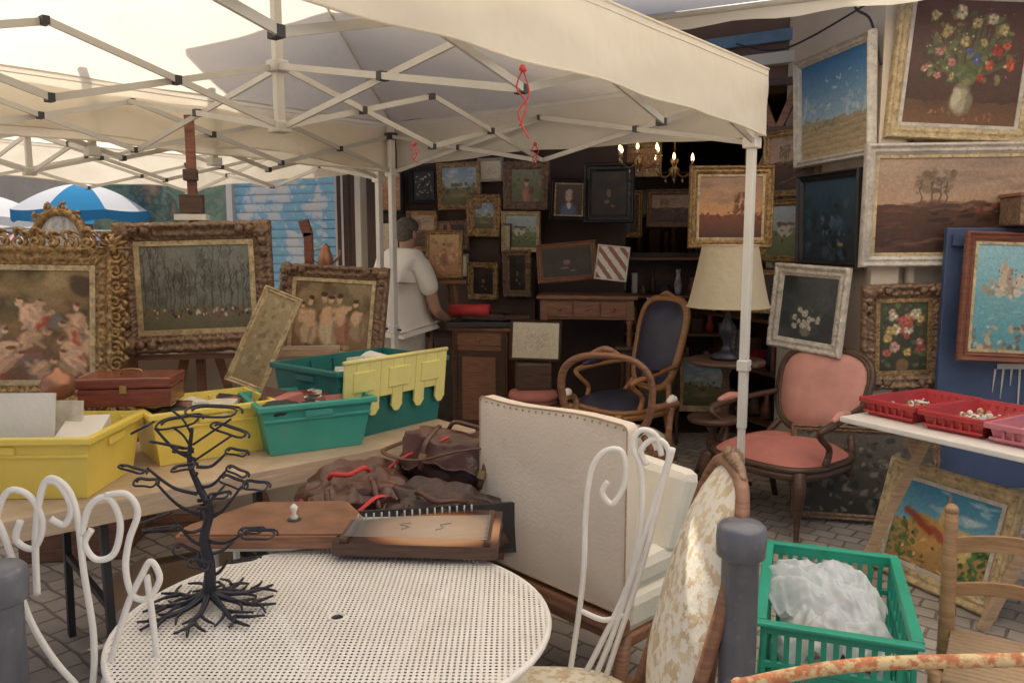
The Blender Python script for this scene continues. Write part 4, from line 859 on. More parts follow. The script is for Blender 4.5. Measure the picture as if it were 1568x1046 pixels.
for sy in (-1,1): mb.box((0,sy*.17,.17),(.434,.006,.34),CBOX); mb.box((0,sy*.24,.33),(.42,.15,.005),CBOX,(R(-sy*30),0,0))
mb.box((0,0,.12),(.42,.32,.2),PAPER,(0,0,0),.01); mb.build('cardboard_box',(-1.15,2.95,0),30)
def card(mb,w_,d_,h_):
    mb.box((0,0,h_*.4),(w_*.9,d_*.9,h_*.5),LEAB); mb.box((-.05,-.12,h_-.02),(.44,.012,.30),CARD,(R(-12),0,0)); mb.box((-.02,.05,h_-.04),(.40,.02,.22),PAPER,(R(-8),0,0)); mb.box((.2,.02,h_-.06),(.14,.2,.10),CARD,(.2,0,.2),.004)
crate('yellow_storage_crate',(-1.72,2.74,TZ),2,.62,.38,.215,YEL,.03,card)
crate('yellow_storage_crate',(-1.27,3.20,TZ),38,.44,.32,.21,YEL,.03,cont_misc([PAPER,CARD,WOODM,BLK]))
crate('teal_storage_crate',(-.87,3.32,TZ),30,.42,.32,.21,TEAL,.04,cont_misc([MAHO,LEA,PINKD,BLK,PAPER],18,.03))
o=crate('dark_teal_storage_crate',(-.70,3.68,TZ),51,.62,.42,.31,TEALD,.03,cont_misc([PAPER,CARD,TEALD,TEAL],12,.03))
mb=MB(); z0,z1=.0,-.22
K=9
for k in range(K):
    x0=-.31+k*.62/K; x1=x0+.62/K; zz=z1 if k%2==0 else z1+.05
    mb.box(((x0+x1)/2,0,(z0+zz)/2),(x1-x0-(.008 if k%2==0 else -.004),.010,z0-zz),YEL2)
    if k%2==0: mb.add([(x0,-.005,z1),(x1,-.005,z1),((x0+x1)/2+.012,-.005,z1-.03),((x0+x1)/2-.012,-.005,z1-.03),(x0,.005,z1),(x1,.005,z1),((x0+x1)/2+.012,.005,z1-.03),((x0+x1)/2-.012,.005,z1-.03)],[(0,3,2,1),(4,5,6,7),(0,4,7,3),(1,2,6,5),(3,7,6,2)],YEL2)
mb.tube([(-.31,0,0),(.31,0,0)],.010,YEL2,8)
for x in (-.2,0,.2): mb.box((x,-.008,-.09),(.12,.008,.09),YEL2,(0,0,0),.003)
l=mb.build('folding_lid',(0,-.25,.345),parent=o); l.rotation_euler=(R(6),0,0)
mb=MB(); mb.box((0,0,.035),(.34,.20,.07),MAHO,(0,0,0),.006); mb.box((0,0,.092),(.35,.21,.04),MAHO,(0,0,0),.008); mb.box((0,-.106,.07),(.025,.008,.03),BRASS); mb.tube(catmull([(-.04,0,.114),(-.03,0,.13),(.03,0,.13),(.04,0,.114)],4),.004,BRASS,6); mb.build('mahogany_box',(-1.50,3.10,.972),8)
mb=MB(); mb.lathe([(.02,0),(.055,.02),(.07,.06),(.055,.10),(.02,.115),(.012,.13)],COPPER,n=20); mb.build('copper_pot',(-1.86,3.22,.96))
mb=MB(); mb.lathe([(.04,0),(.05,.02),(.052,.07),(.04,.11),(.03,.13),(.034,.15),(.012,.165),(.005,.175)],COPPER,n=20); mb.tube(catmull([(.05,0,.04),(.09,0,.08),(.10,0,.13)],5),[.010,.006],COPPER,8); mb.tube(catmull([(-.035,0,.13),(-.08,0,.12),(-.09,0,.07),(-.05,0,.035)],5),.005,BRASS,6); mb.build('copper_jug',(-1.28,5.5,1.42))
mb=table4('p',0,0,.5,.4,1.42,WOODD,.1,.05); mb.build('tall_display_table',(-1.33,5.55,0),10)
mb=MB(); mb.box((0,0,.85),(.05,.05,1.62),REDF); mb.bar((0,0,1.64),(-.03,.0,1.74),.06,.05,REDF); mb.box((0,0,.02),(.3,.3,.04),WOODD); mb.build('wooden_post_stand',(-1.33,5.25,0))
# leather bags in black box
bz=.52
mb=MB(); th=.012; w_,d_,h_=.74,.46,.18
for s_ in (-1,1): mb.box((0,s_*d_/2,h_/2),(w_,th,h_),BLK); mb.box((s_*(w_/2-.006),0,h_/2),(th,d_-th,h_),BLK)
mb.box((0,0,.01),(w_-.03,d_-.03,.02),BLK)
mb.build('black_display_box',(-.36,2.86,bz),10)
mb=MB(); mb.box((0,0,bz-.02),(.6,.42,.03),WOODM)
for sx in (-1,1):
    for sy in (-1,1): mb.bar((sx*.26,sy*.17,0),(sx*.25,sy*.16,bz-.03),.035,.035,WOODM)
mb.build('low_wooden_table',(-.36,2.86,0),10)
def satchel(name,loc,rot,rx,ry,rz,m,seed,strap=LEA,amp=.26):
    mb=MB()
    mb.blob((0,0,rz),(rx,ry,rz),m,amp,1.5,seed,.78,72,40)
    vs=[];fs=[]; nu,nv=26,16
    for j in range(nv+1):
        t=j/nv
        for i in range(nu+1):
            s_=i/nu*2-1; ww=rx*.90*(1-.16*t*t)*(1+.05*mn.noise(V((t*3,seed,i*.1))))
            y=ry*.9-t*ry*2.0; z=2*rz*(1.04-.55*max(0,t-.45)**1.2*1.9)+.045*mn.noise(V((s_*1.6,t*2,seed)))+.018*mn.noise(V((s_*4,t*5,seed)))-.03*s_*s_
            if t>.55: y=-ry*1.12-.02-.03*mn.noise(V((s_*2,t*2,seed)))
            vs.append((s_*ww,y,z))
    for j in range(nv):
        for i in range(nu): o_=j*(nu+1)+i; fs.append((o_,o_+1,o_+nu+2,o_+nu+1))
    mb.add(vs,fs,m,None,True)
    mb.tube([V(vs[nv*(nu+1)+i]) for i in range(nu+1)],.005,m,6)
    for x in (-rx*.45,rx*.45): mb.tube(catmull([(x,-ry*.7,2*rz+.02),(x*1.05,-ry*1.25-.03,1.6*rz),(x,-ry*1.2-.03,rz*.8)],5),.011,m,6,sq=.35); mb.box((x,-ry*1.2-.045,rz*1.2),(.026,.006,.03),BRASS)
    mb.tube(catmull([(-rx*.4,0,2*rz+.01),(-rx*.3,-.03,2*rz+.045),(0,-.06,2*rz+.05),(rx*.3,-.03,2*rz+.045),(rx*.4,0,2*rz+.01)],8),.009,strap,8)
    mb.tube(catmull([(-rx,0,1.4*rz),(-rx*1.12,-ry*1.1,1.0*rz),(-rx*.5,-ry*1.7,1.1*rz),(rx*.1,-ry*1.6,1.7*rz),(rx*.5,-ry*1.3,1.9*rz),(rx*.95,-ry*.9,1.3*rz),(rx,0,1.4*rz)],8),.012,strap,8,sq=.4)
    return mb.build(name,loc,rot=rot)
satchel('brown_leather_satchel',(-.22,3.0,bz+.07),(R(-14),R(12),R(-12)),.26,.13,.13,LEA,3)
satchel('brown_leather_satchel',(-.57,2.86,bz+.07),(R(18),R(-10),R(14)),.18,.11,.09,LEA,8,REDC,.32)
satchel('dark_leather_bag',(-.26,2.76,bz+.05),(R(24),R(10),R(-14)),.22,.10,.075,LEAB,5,LEA,.32)
mb=MB(); mb.blob((0,0,.04),(.09,.08,.05),REDC,.5,3,21,.9,36,20,ridge=True); mb.tube(catmull([(-.1,0,.06),(0,-.08,.10),(.12,-.06,.07),(.25,-.02,.16),(.42,.06,.22)],8),.006,REDC,6); mb.build('red_cloth_bundle',(-.66,2.92,bz+.12),0)
# ------------------------------------------------------------------ foreground round table
mb=MB(); n=72; rx,ry=.50,.455
ring=[(rx*math.cos(2*math.pi*k/n),ry*math.sin(2*math.pi*k/n),0) for k in range(n)]
hr=.014; hole=[(hr*math.cos(2*math.pi*k/n),hr*math.sin(2*math.pi*k/n),0) for k in range(n)]
vs=[];fs=[]
for j in range(13):
    t=j/12
    for k in range(n):
        x=hole[k][0]*(1-t)+ring[k][0]*t; y=hole[k][1]*(1-t)+ring[k][1]*t
        vs.append((x,y,(.0025*mn.noise(V((x*5,y*5,2))) if 0<j<12 else 0)))
for j in range(12):
    for k in range(n): fs.append((j*n+k,j*n+(k+1)%n,(j+1)*n+(k+1)%n,(j+1)*n+k))
mb.add(vs,fs,PERF,None,True)
mb.tube([(x,y,-.007) for x,y,z in ring],.008,ENAM,10,True); mb.tube([(x*1.4,y*1.4,.001) for x,y,z in hole],.003,ENAM,6,True)
for k in range(4):
    a=math.pi/4+k*math.pi/2; c,s_=math.cos(a),math.sin(a)
    mb.tube(catmull([(c*.36,s_*.33,-.02),(c*.15,s_*.15,-.2),(c*.12,s_*.12,-.4),(c*.34,s_*.34,-.72)],6),.011,ENAM,8)
mb.tube([(.11*math.cos(k*math.pi/10),.11*math.sin(k*math.pi/10),-.36) for k in range(20)],.008,ENAM,8,True)
mb.build('round_metal_garden_table',(-.414,1.79,.72))
mb=MB(); mb.box((0,0,0),(.84,.24,.012),PERF,(0,0,0))
for s_ in (-1,1): mb.tube([(-.42,s_*.12,0),(.42,s_*.12,0)],.008,ENAM,8); mb.tube([(s_*.42,-.12,0),(s_*.42,.12,0)],.008,ENAM,8)
for sx in (-1,1):
    for sy in (-1,1): mb.tube([(sx*.4,sy*.10,0),(sx*.4,sy*.10,-.69)],.011,ENAM,8)
mb.build('folding_metal_table',(-.50,2.42,.69),2)
mb=MB()
out=[(-.225,-.13),(.235,-.145),(.235,.15),(.14,.165),(-.205,.05),(-.225,.01)]
def prism(mb,out,z0,z1,mat,mats=None):
    n=len(out); vs=[(x,y,z0) for x,y in out]+[(x,y,z1) for x,y in out]; mb.add(vs,[tuple(range(n))[::-1]],mat); mb.add(vs,[tuple(range(n,2*n))],mats or mat); mb.add(vs,[(k,(k+1)%n,n+(k+1)%n,n+k) for k in range(n)],mat)
def sunburst():
    m,nt,b=nodes('zither_top'); t=tc(nt); sp=nt.nodes.new('ShaderNodeTexGradient'); sp.gradient_type='SPHERICAL'; mp=nt.nodes.new('ShaderNodeMapping'); mp.inputs['Scale'].default_value=(4.2,6.4,0.1); mp.inputs['Location'].default_value=(-.25,.1,0); nt.links.new(t,mp.inputs[0]); nt.links.new(mp.outputs[0],sp.inputs[0])
    c=ramp(nt,sp.outputs['Fac'],[(0,(.05,.02,.014)),(.12,(.20,.075,.035)),(.32,(.56,.31,.16)),(.8,(.66,.45,.28))]); nt.links.new(c,b.inputs['Base Color']); b.inputs['Roughness'].default_value=.25; return m
prism(mb,out,0,.036,WOODD,sunburst())
mb.box((-.195,-.05,.042),(.022,.15,.014),WOODD); mb.box((.205,.0,.040),(.016,.27,.010),WOODD)
for k in range(20):
    y=-.11+k*.0078; mb.tube([(-.195,y,.051),(.205,y*1.3+.03,.047)],.0009,ALU,4)
for k in range(16):
    x=-.19+k*.022; mb.tube([(x,.045+.0068*k,.03),(x,.045+.0068*k,.058)],.0028,ALU,6)
for s_ in (-1,1): mb.tube(catmull([(.0+s_*.05,-.02,.038),(.02+s_*.05,.0,.038),(.0+s_*.06,.02,.038),(.03+s_*.06,.035,.038)],6),.0022,WOODD,5)
mb.build('zither',(-.27,2.24,.738),-2)
mb=MB(); out=[(-.27,-.12),(.22,-.14),(.24,.02),(.17,.17),(-.12,.17),(-.27,-.04)]
prism(mb,out,0,.035,WOODM,WOODO); prism(mb,[(x*.96,y*.95) for x,y in out],.036,.041,WOODM); mb.lathe([(.0,.0415),(.020,.0415),(.021,.043),(.019,.044)],BLK,(.04,-.01,0),18)
mb.lathe([(.008,.04),(.012,.05),(.005,.06),(.012,.08),(.003,.09)],CARD,(.04,-.01,0),12)
mb.build('wooden_dulcimer',(-.69,2.30,.738),3)
# jewellery tree
mb=MB(); random.seed(12)
tr=catmull([(0,0,.03),(.006,0,.10),(-.004,0,.17),(.012,0,.24),(-.012,0,.30),(-.03,0,.36),(-.02,0,.44)],6); mb.tube(tr,[.018,.013,.012,.010,.008,.006,.004],IRON,10)
for k in range(9):
    a=k*2*math.pi/9+random.uniform(-.15,.15); l=random.uniform(.13,.18); c,s_=math.cos(a),math.sin(a)
    mb.tube(catmull([(0,0,.035),(c*l*.35,s_*l*.35,.014),(c*l*.7+s_*.01,s_*l*.7-c*.01,.008),(c*l,s_*l,.006)],5),[.011,.007,.005,.003],IRON,8)
    for b_ in (.4,.65):
        for sg in (-1,1):
            aa=a+sg*random.uniform(.5,.8); q=(c*l*b_,s_*l*b_,.010); l2=random.uniform(.04,.07); mb.tube(catmull([q,(q[0]+math.cos(aa)*l2*.5,q[1]+math.sin(aa)*l2*.5,.009),(q[0]+math.cos(aa+.2*sg)*l2,q[1]+math.sin(aa+.2*sg)*l2,.005)],3),[.005,.004,.0025],IRON,6)
def loop(c,r,ay,tz):
    M=Matrix.Translation(c)@Euler((tz,ay,0)).to_matrix().to_4x4(); return [M@V((r*(1-.012*i)*math.cos(t),r*(1-.012*i)*.6*math.sin(t)+.004*math.sin(3*t),0)) for i,t in [(i,i*2*math.pi*1.5/26) for i in range(27)]]
for k in range(18):
    z=.10+.30*k/18; a=k*2.4; c,s_=math.cos(a),math.sin(a)*.6; l=random.uniform(.05,.14)
    q=V((c*l,s_*l,z+random.uniform(.0,.06))); st=V((.0 if z<.25 else -.015,0,z-.02))
    mb.tube(catmull([st,st.lerp(q,.5)+V((0,0,-.015)),q],6),[.005,.004,.003],IRON,7)
    rr_=random.uniform(.022,.045); mb.tube([p for p in loop(q+V((c*rr_,s_*rr_,.0)),rr_,random.uniform(-.5,.5),random.uniform(-.4,.5))],.0028,IRON,6)
for c_,r_,ay,tz in (((.03,0,.48),.07,.05,.2),((-.06,.02,.45),.06,-.15,.3),((.06,.02,.43),.05,.35,.1),((-.08,0,.40),.045,.2,-.3)): mb.tube(loop(V(c_),r_,ay,tz),.003,IRON,6)
for k in range(4): mb.tube(catmull([(-.02,0,.36+.02*k),((-1)**k*.04,.0,.40+.02*k),((-1)**k*.07,.01,.42+.02*k)],5),.003,IRON,6)
mb.build('black_wire_jewelry_tree',(-.735,1.84,.725))
# ------------------------------------------------------------------ wrought iron chairs
def iron_chair(name,loc,yaw,curves,r=.0085,seat=(0,.2,.45)):
    mb=MB()
    for c in curves: mb.tube(catmull([(x/100,0,z/100) for x,z in c],7),r,ENAM,8)
    mb.tube([(.21*math.cos(k*math.pi/12),seat[1]*-1+.20*math.sin(k*math.pi/12),.45) for k in range(24)],r,ENAM,8,True)
    n=24; vs=[(0,-seat[1],.452)]+[(.205*math.cos(k*math.pi/12),-seat[1]+.195*math.sin(k*math.pi/12),.452) for k in range(n)]; mb.add(vs,[(0,1+k,1+(k+1)%n) for k in range(n)],PERF)
    for sx in (-1,1):
        mb.tube(catmull([(sx*.14,-.05,.45),(sx*.17,0,.2),(sx*.2,.03,0)],5),r,ENAM,8); mb.tube(catmull([(sx*.15,-.35,.45),(sx*.18,-.38,.2),(sx*.2,-.42,0)],5),r,ENAM,8)
    return mb.build(name,loc,yaw)
iron_chair('white_wrought_iron_chair',(.275,1.93,0),-12,[
 [(-13,46),(-10.6,64),(-9.3,78),(-9,92),(-7.8,102.7),(-4.9,107.9),(-.8,108.8),(.8,105.3),(.3,99.2),(-2.4,94.9),(-4.9,97.5),(-3.6,100.5)],
 [(-10,46),(-4.5,58),(2,74),(7,92),(11,106),(10.6,110.5),(7.5,112),(4.5,109),(6,105.5)],
 [(-7,46),(-1.5,61),(3,78),(5,92),(4.6,104),(2.4,110),(4.2,114),(8,113),(9.5,108)],
 [(-4,46),(.5,62),(5.5,80),(9,96),(12.2,110)],
 [(-13,46),(-4,46),(10,46),(14,46)],[(-10.3,66),(-4,64),(1,66)]],.0075)
iron_chair('white_wrought_iron_chair',(-.91,1.58,0),14,[
 [(-16,88),(-14,102),(-11,110),(-7,109),(-5,103),(-7,98),(-10,100),(-9,104)],
 [(-16,98),(-15,106),(-13,104),(-11,96),(-9,84),(-5,74),(0,66),(4,60),(4,45)],
 [(-4,112),(-1.5,111),(.5,106),(-1,102.5),(-3.5,104)],[(-7,88),(-6.5,100),(-5,109),(-3,112.4),(0,110),(1.5,104),(2,92),(3,78),(2,66),(-1,58),(-2,46)],
 [(2,100),(4,106),(7.5,107.5),(9.5,102),(8,95.5),(4.5,94.5),(2.5,98),(4,101)],
 [(2,60),(6,72),(10,84),(13,90),(15,93),(16.5,89),(14,85),(11,86),(10,92),(11,98),(13,104),(11,108),(7,108)],
 [(-16,46),(-4,46),(8,46),(14,46)],[(-16,98),(-17,80),(-17,60),(-16,46)],[(14,90),(15,70),(14,46)]],.0070)
for x,y,z in ((.47,1.57,1.03),(-.985,1.46,.985)):
    mb=MB(); mb.lathe([(.055,0),(.055,.03),(.038,.05),(.038,z-.075),(.041,z-.072),(.049,z-.066),(.051,z-.03),(.049,z-.008),(.042,z),(0.001,z+.003)],BOLL,n=32); mb.build('steel_bollard',(x,y,0))
# ------------------------------------------------------------------ green crates with bags
def slotcrate(mb,z,w_,d_,h_):
    for s_ in (-1,1):
        for zz,hh in ((.012,.024),(h_*.33,.018),(h_*.62,.018),(h_-.014,.03)):
            mb.box((0,s_*d_/2,z+zz),(w_,.012,hh),GRN,(0,0,0),.003); mb.box((s_*w_/2,0,z+zz),(.012,d_-.012,hh),GRN,(0,0,0),.003)
        for k in range(13):
            x=-w_/2+w_*k/12; mb.box((x,s_*(d_/2-.001),z+h_/2),(.014,.008,h_-.03),GRN)
        for k in range(9):
            y=-d_/2+d_*k/8; mb.box((s_*(w_/2-.001),y,z+h_/2),(.008,.014,h_-.03),GRN)
        mb.box((0,s_*(d_/2-.002),z+h_*.48),(w_*.3,.006,h_*.3),GRN)
        mb.box((0,s_*(d_/2+.008),z+h_),(w_+.04,.03,.012),GRN,(0,0,0),.004); mb.box((s_*(w_/2+.008),0,z+h_+.0005),(.03,d_-.02,.012),GRN,(0,0,0),.004)
    mb.box((0,0,z+.01),(w_-.02,d_-.02,.012),GRN)
mb=MB(); slotcrate(mb,0,.36,.58,.30); slotcrate(mb,.31,.36,.58,.30); mb.build('green_market_crate',(.93,2.20,0),-20)
mb=MB()
def film(cx,cy,rx,ry,z0,h,seed,yaw):
    N=64; vs=[];fs=[]; M=Matrix.Translation((cx,cy,0))@Matrix.Rotation(yaw,4,'Z')
    for j in range(N+1):
        for i in range(N+1):
            a,b=i/N*2-1,j/N*2-1
            qx=a*math.sqrt(1-b*b/2); qy=b*math.sqrt(1-a*a/2); r=math.hypot(qx,qy)
            wx=qx+.18*mn.noise(V((qx*2,qy*2,seed))); wy_=qy+.18*mn.noise(V((qx*2,qy*2,seed+5)))
            def rg(f,k): return 1-abs(mn.noise(V((wx*f+seed,wy_*f*.7,k))))*2.6
            z=z0+h*(1-r**2.2)+.035*rg(1.7,1)+.016*rg(3.6,2)+.006*rg(8,3)-.05*max(0,r-.8)
            vs.append((wx*rx,wy_*ry,z))
    for j in range(N):
        for i in range(N): o_=j*(N+1)+i; fs.append((o_,o_+1,o_+N+2,o_+N+1))
    mb.add(vs,fs,BAGF,M,True)
film(.0,.10,.16,.17,.50,.10,1,.2); film(.0,-.12,.155,.15,.50,.06,7,-.5); film(-.05,.02,.13,.2,.54,.07,13,.7)
mb.blob((.03,-.02,.56),(.045,.03,.03),LEA,.3,3,4,nu=20,nv=12); mb.blob((0,0,.42),(.15,.25,.06),BAGF,.2,3,2,.7,nu=30,nv=14); mb.blob((.06,.05,.50),(.08,.1,.05),PAPER,.3,3,2,.8,nu=24,nv=14); mb.blob((-.05,-.1,.49),(.07,.08,.04),WOODL,.3,3,6,.8,nu=24,nv=14); mb.blob((.05,-.14,.49),(.07,.06,.04),MAHO,.3,3,6,.8,nu=24,nv=14)
mb.build('clear_plastic_bags',(.93,2.20,0),-20)
# ------------------------------------------------------------------ rustic chair & rusty rail
mb=MB()
for x,h_ in ((-.17,.80),(.17,.80)): mb.tube(catmull([(x,.15,0),(x,.15,.45),(x*1.04,.19,h_)],5),[.019,.022,.018],WOODR,10); mb.blob((x*1.04,.19,h_),(.02,.02,.022),WOODR,0,1,nu=12,nv=8); mb.tube([(x*1.1,-.17,0),(x*1.1,-.17,.46)],.018,WOODR,10)
for z,b_ in ((.56,.04),(.70,.048)):
    pts=catmull([(-.17,.17,z),(-.09,.195,z+.012),(0,.20,z+.02),(.09,.195,z+.012),(.17,.17,z)],8)
    vs=[];fs=[]
    for q in pts: vs+=[(q.x,q.y-.007,q.z-b_/2),(q.x,q.y-.007,q.z+b_/2),(q.x,q.y+.007,q.z+b_/2),(q.x,q.y+.007,q.z-b_/2)]
    for i in range(len(pts)-1):
        for k in range(4): fs.append((i*4+k,i*4+(k+1)%4,i*4+4+(k+1)%4,i*4+4+k))
    mb.add(vs,fs,WOODR)
for k in range(14): mb.tube([(-.17+.001*k,-.17+k*.0245,.44),(.17,-.17+k*.0245,.44)],.013,CBOX,6)
for z in (.15,.28): mb.tube([(-.18,-.17,z),(.18,-.17,z)],.010,WOODR,8); mb.tube([(-.18,-.17,z+.03),(-.17,.15,z+.03)],.010,WOODR,8); mb.tube([(.18,-.17,z+.03),(.17,.15,z+.03)],.010,WOODR,8)
mb.build('rustic_wooden_chair',(1.38,2.06,0),-30)
mb=MB(); mb.tube(catmull([(.33,1.12,.94),(.50,1.10,.985),(.75,1.08,1.005),(1.1,1.05,1.03)],12),.010,RUST,10); mb.tube([(.34,1.12,.95),(.34,1.12,0)],.010,RUST,8); mb.tube([(1.1,1.05,1.03),(1.1,1.05,0)],.012,RUST,8); mb.build('rusty_metal_railing')
# ------------------------------------------------------------------ right white table with red trays
yw=math.degrees(math.atan2(2.99-3.68,1.97-1.57))
mb=MB(); mb.box((.73,.32,.765),(1.46,.64,.028),ENAM,(0,0,0),.006)
for x in (.2,.8,1.3):
    mb.bar((x-.1,.05,0),(x+.08,.3,.75),.04,.025,WOODL); mb.bar((x+.1,.6,0),(x-.08,.3,.75),.04,.025,WOODL)
mb.build('white_trestle_table',(1.56,3.72,0),yw)
def smalls(mb,w_,d_,h_):
    for i in range(110):
        x,y=random.uniform(-.44,.44)*w_,random.uniform(-.42,.42)*d_; m=random.choice([GLASS,CARD,GLASS,PAPER,ALU,BRASS,PINKD,LEAB]); r=random.uniform(.007,.017)
        if i%2: mb.lathe([(r*.6,0),(r,r*.6),(r*.8,r*1.6),(r*.4,r*2)],m,(x,y,.02),8)
        else: mb.box((x,y,.03),(r*2.5,r*1.6,r),m,(random.uniform(-.5,.5),random.uniform(-.5,.5),random.uniform(0,3)),.002)
Mt=Matrix.Translation((1.56,3.72,0))@Matrix.Rotation(R(yw),4,'Z')
for k,(lx,ly) in enumerate([(.17,.36),(.47,.34),(.77,.33)]):
    q=Mt@V((lx,ly,.78)); crate('red_plastic_tray',q,yw+(-3,2,1)[k],.25,.44,.085,(REDP,REDP,PINKP)[k],.02,smalls,False)
# ------------------------------------------------------------------ man
def skin(name,vs,ed,rad,mat,parent,roots=(0,),sub=2):
    me=bpy.data.meshes.new(name); me.from_pydata(vs,ed,[]); o=bpy.data.objects.new(name,me); scene.collection.objects.link(o); me.materials.append(mat)
    m=o.modifiers.new('Skin','SKIN'); m.use_smooth_shade=True
    for i,r in enumerate(rad):
        d=me.skin_vertices[0].data[i]; d.radius=(r,r) if not hasattr(r,'__len__') else r; d.use_root=(i in roots)
    s=o.modifiers.new('Sub','SUBSURF'); s.levels=sub; s.render_levels=sub; o.parent=parent; return o
man=bpy.data.objects.new('standing_man',None); scene.collection.objects.link(man); man.location=(-.88,6.45,0); man.rotation_euler=(0,0,R(52)); man.scale=(1.0,1.0,1.0)
skin('shirt',[(0,0,.93),(-.02,0,1.08),(-.03,0,1.28),(0,0,1.44),(.035,0,1.53),(0,-.18,1.46),(.02,-.25,1.30),(.05,-.27,1.17),(0,.18,1.46),(.02,.25,1.30),(.05,.27,1.17)],
 [(0,1),(1,2),(2,3),(3,4),(3,5),(5,6),(6,7),(3,8),(8,9),(9,10)],[(.21,.22),(.20,.21),(.19,.20),(.14,.15),(.075,.08),.095,.085,.080,.095,.085,.080],SHIRT,man,(1,))
skin('trousers',[(0,0,.99),(.0,0,.90),(.0,-.10,.80),(.01,-.11,.48),(0,-.12,.08),(.0,.10,.80),(.03,.11,.48),(.02,.12,.08)],[(0,1),(1,2),(2,3),(3,4),(1,5),(5,6),(6,7)],[(.15,.17),(.15,.17),.11,.085,.07,.11,.085,.07],TROU,man)
skin('head_and_arms',[(.035,0,1.50),(.05,0,1.58),(.06,0,1.66),(.07,0,1.715),(.04,-.26,1.22),(.08,-.28,1.06),(.24,-.24,.985),(.31,-.21,.965),(.04,.26,1.22),(.08,.27,1.06),(.26,.20,.99),(.33,.18,.97)],
 [(0,1),(1,2),(2,3),(4,5),(5,6),(6,7),(8,9),(9,10),(10,11)],[.065,.06,(.088,.078),(.078,.073),.055,.048,.032,.034,.055,.048,.032,.034],SKIN,man,(0,4,8))
for sg in (-1,1):
    for k in range(4):
        y0=sg*.20+(k-1.5)*.018; x0=.32; l=(.055,.065,.06,.048)[k]; skin('finger',[(x0,y0,.965),(x0+.035+l*.3,y0,.962),(x0+.035+l*.7,y0,.948),(x0+.03+l,y0,.93)],[(0,1),(1,2),(2,3)],[.010,.009,.008,.007],SKIN,man,(0,),1)
    skin('thumb',[(.30,sg*.18,.965),(.33,sg*.155,.955),(.355,sg*.15,.94)],[(0,1),(1,2)],[.012,.010,.008],SKIN,man,(0,),1)
mb=MB(); mb.blob((.052,0,1.725),(.100,.086,.075),HAIR,.06,6,2,1,36,20); mb.blob((.018,0,1.67),(.080,.082,.07),HAIR,.06,6,3,1,30,18); mb.build('hair',parent=man)
mb=MB()
for s_ in (-1,1): mb.blob((.055,s_*.084,1.66),(.02,.012,.034),SKIN,0,1,nu=14,nv=10); mb.blob((.14,s_*.03,1.685),(.006,.012,.006),CARD,0,1,nu=10,nv=8); mb.blob((.143,s_*.03,1.70),(.008,.016,.004),HAIR,0,1,nu=10,nv=6)
mb.tube(catmull([(.138,0,1.695),(.16,0,1.66),(.148,0,1.65)],4),[.008,.015,.010],SKIN,8); mb.blob((.140,0,1.625),(.008,.022,.005),PINKD,0,1,nu=12,nv=6); mb.build('face_features',parent=man)
mb=MB(); mb.tube([(.035+.072*math.cos(k*math.pi/10),.075*math.sin(k*math.pi/10),1.535+.012*math.cos(k*math.pi/10)) for k in range(20)],.012,SHIRT,8,True); mb.build('shirt_collar',parent=man)
mb=MB()
for s_ in (-1,1): mb.blob((.06,s_*.12,.045),(.14,.05,.05),LEAB,0,1,nu=20,nv=10,e=.8)
mb.build('shoes',parent=man)
# ------------------------------------------------------------------ far street
BLU=fabric('blue_parasol_cloth',(.07,.33,.62),.35,.05,.1); WHT=fabric('white_parasol_cloth',(.82,.83,.84),.35,.05,.1)
def parasol(name,loc,r,zt,cols,drop=.42):
    mb=MB(); n=8
    for k in range(n):
        a0,a1=2*math.pi*k/n,2*math.pi*(k+1)/n; m=cols[k%2]; vs=[];fs=[]
        for j in range(9):
            t=j/8
            for i in range(7):
                s_=i/6; a=a0+(a1-a0)*s_; rr_=r*t*(1-.05*math.sin(math.pi*s_)); vs.append((rr_*math.cos(a),rr_*math.sin(a),zt-drop*t**1.8-.02*t*math.sin(math.pi*s_)))
        for j in range(8):
            for i in range(6): o=j*7+i; fs.append((o,o+1,o+8,o+7))
        mb.add(vs,fs,m,None,True)
        vs=[]
        for i in range(7): s_=i/6; a=a0+(a1-a0)*s_; rr_=r*(1-.05*math.sin(math.pi*s_)); z=zt-drop-.02*math.sin(math.pi*s_); vs+= [(rr_*math.cos(a),rr_*math.sin(a),z),(rr_*math.cos(a),rr_*math.sin(a),z-.13-.03*math.sin(math.pi*s_))]
        mb.add(vs,[(2*i,2*i+1,2*i+3,2*i+2) for i in range(6)],cols[0])
        mb.tube([(0,0,zt-.05),(r*math.cos(a0),r*math.sin(a0),zt-drop)],.008,ALU,5)
    mb.tube([(0,0,0),(0,0,zt+.08)],.022,WOODL,8); mb.lathe([(.25,0),(.25,.08),(.05,.12)],PLAST2,n=16); mb.build(name,loc)
parasol('blue_white_parasol',(-6.70,12.6,0),1.0,2.50,[BLU,WHT]); parasol('white_parasol',(-9.3,14,0),1.1,2.45,[WHT,WHT])
random.seed(5)
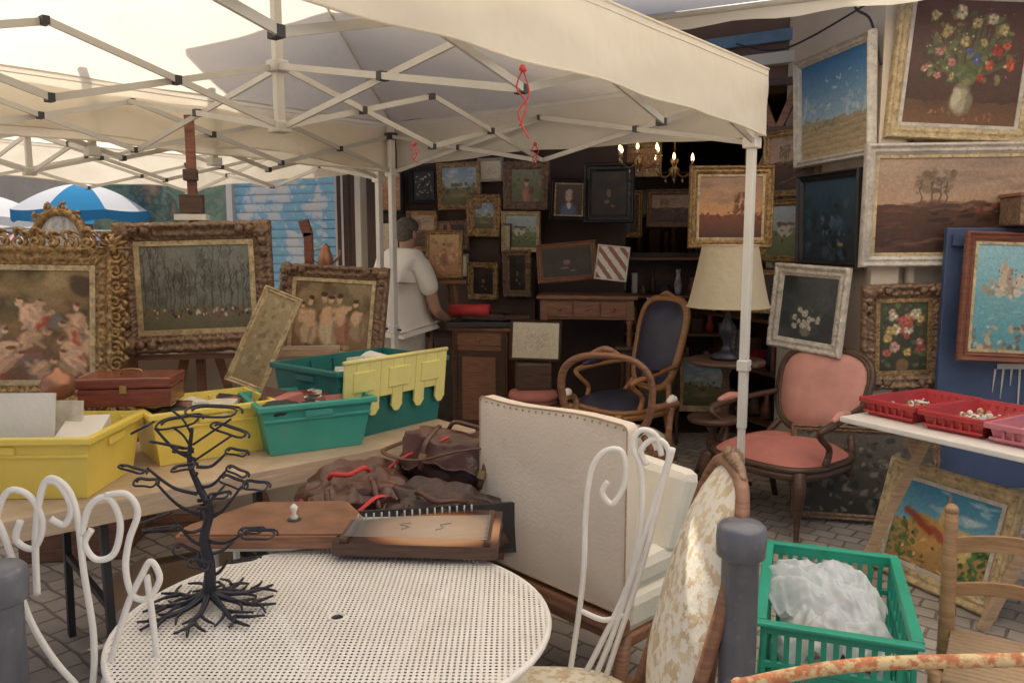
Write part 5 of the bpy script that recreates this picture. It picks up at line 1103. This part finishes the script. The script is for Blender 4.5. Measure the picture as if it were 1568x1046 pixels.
CC=[pm('cloth_%d'%i,c,.85) for i,c in enumerate([(.08,.09,.14),(.36,.08,.08),(.6,.58,.5),(.12,.24,.34),(.45,.34,.2),(.2,.34,.16),(.05,.05,.05),(.5,.24,.28)])]
for (x,y,L) in ((-6.6,11.3,2.6),(-8.4,12.2,2.2)):
    mb=MB(); mb.tube([(-L/2,0,1.75),(L/2,0,1.75)],.018,ALU,8)
    for s_ in (-1,1): mb.tube([(s_*L/2,0,1.75),(s_*L/2,0,0)],.018,ALU,8); mb.tube([(s_*L/2,-.3,0.02),(s_*L/2,.3,.02)],.018,ALU,8)
    xx=-L/2+.06
    while xx<L/2-.05:
        h_=random.uniform(.6,1.0); m=random.choice(CC); t=random.uniform(.03,.06)
        vs=[(xx-t/2,-.05,1.72),(xx+t/2,-.05,1.72),(xx+t,-.25,1.62),(xx-t,-.25,1.62),(xx-t,-.24,1.7-h_),(xx+t,-.24,1.7-h_),(xx-t/2,.05,1.72),(xx+t/2,.05,1.72),(xx+t,.25,1.62),(xx-t,.25,1.62),(xx-t,.24,1.7-h_),(xx+t,.24,1.7-h_)]
        mb.add(vs,[(0,1,2,3),(3,2,5,4),(6,9,8,7),(9,10,11,8),(0,3,9,6),(3,4,10,9),(1,7,8,2),(2,8,11,5),(4,5,11,10),(0,6,7,1)],m); xx+=t*2.2
    mb.build('clothes_rack',(x,y,0),6)
mb=MB(); ol=supel(.13,.2,2.3,36); mb.tube([(x,0,z) for x,z in ol],.022,GOLD,8,True); mb.pad([(x*.9,z*.9) for x,z in ol],.004,GLASS,None,.0)
for k in range(14): a=k*2*math.pi/14; mb.tube(spiral(.15*math.cos(a),.22*math.sin(a),.03,.005,a,1.3,14,-.01),[.009,.006],GOLD,6)
mb.build('gilt_mirror',(-2.25,4.0,1.55))
mb=MB(); mb.box((0,0,.7),(.5,.4,1.4),WOODM,(0,0,0),.01); mb.box((0,0,1.41),(.54,.44,.03),WOODM,(0,0,0),.006); mb.box((0,-.205,.9),(.4,.015,.6),WOODD,(0,0,0),.004); mb.build('wooden_chest',(-2.25,4.05,0),8)
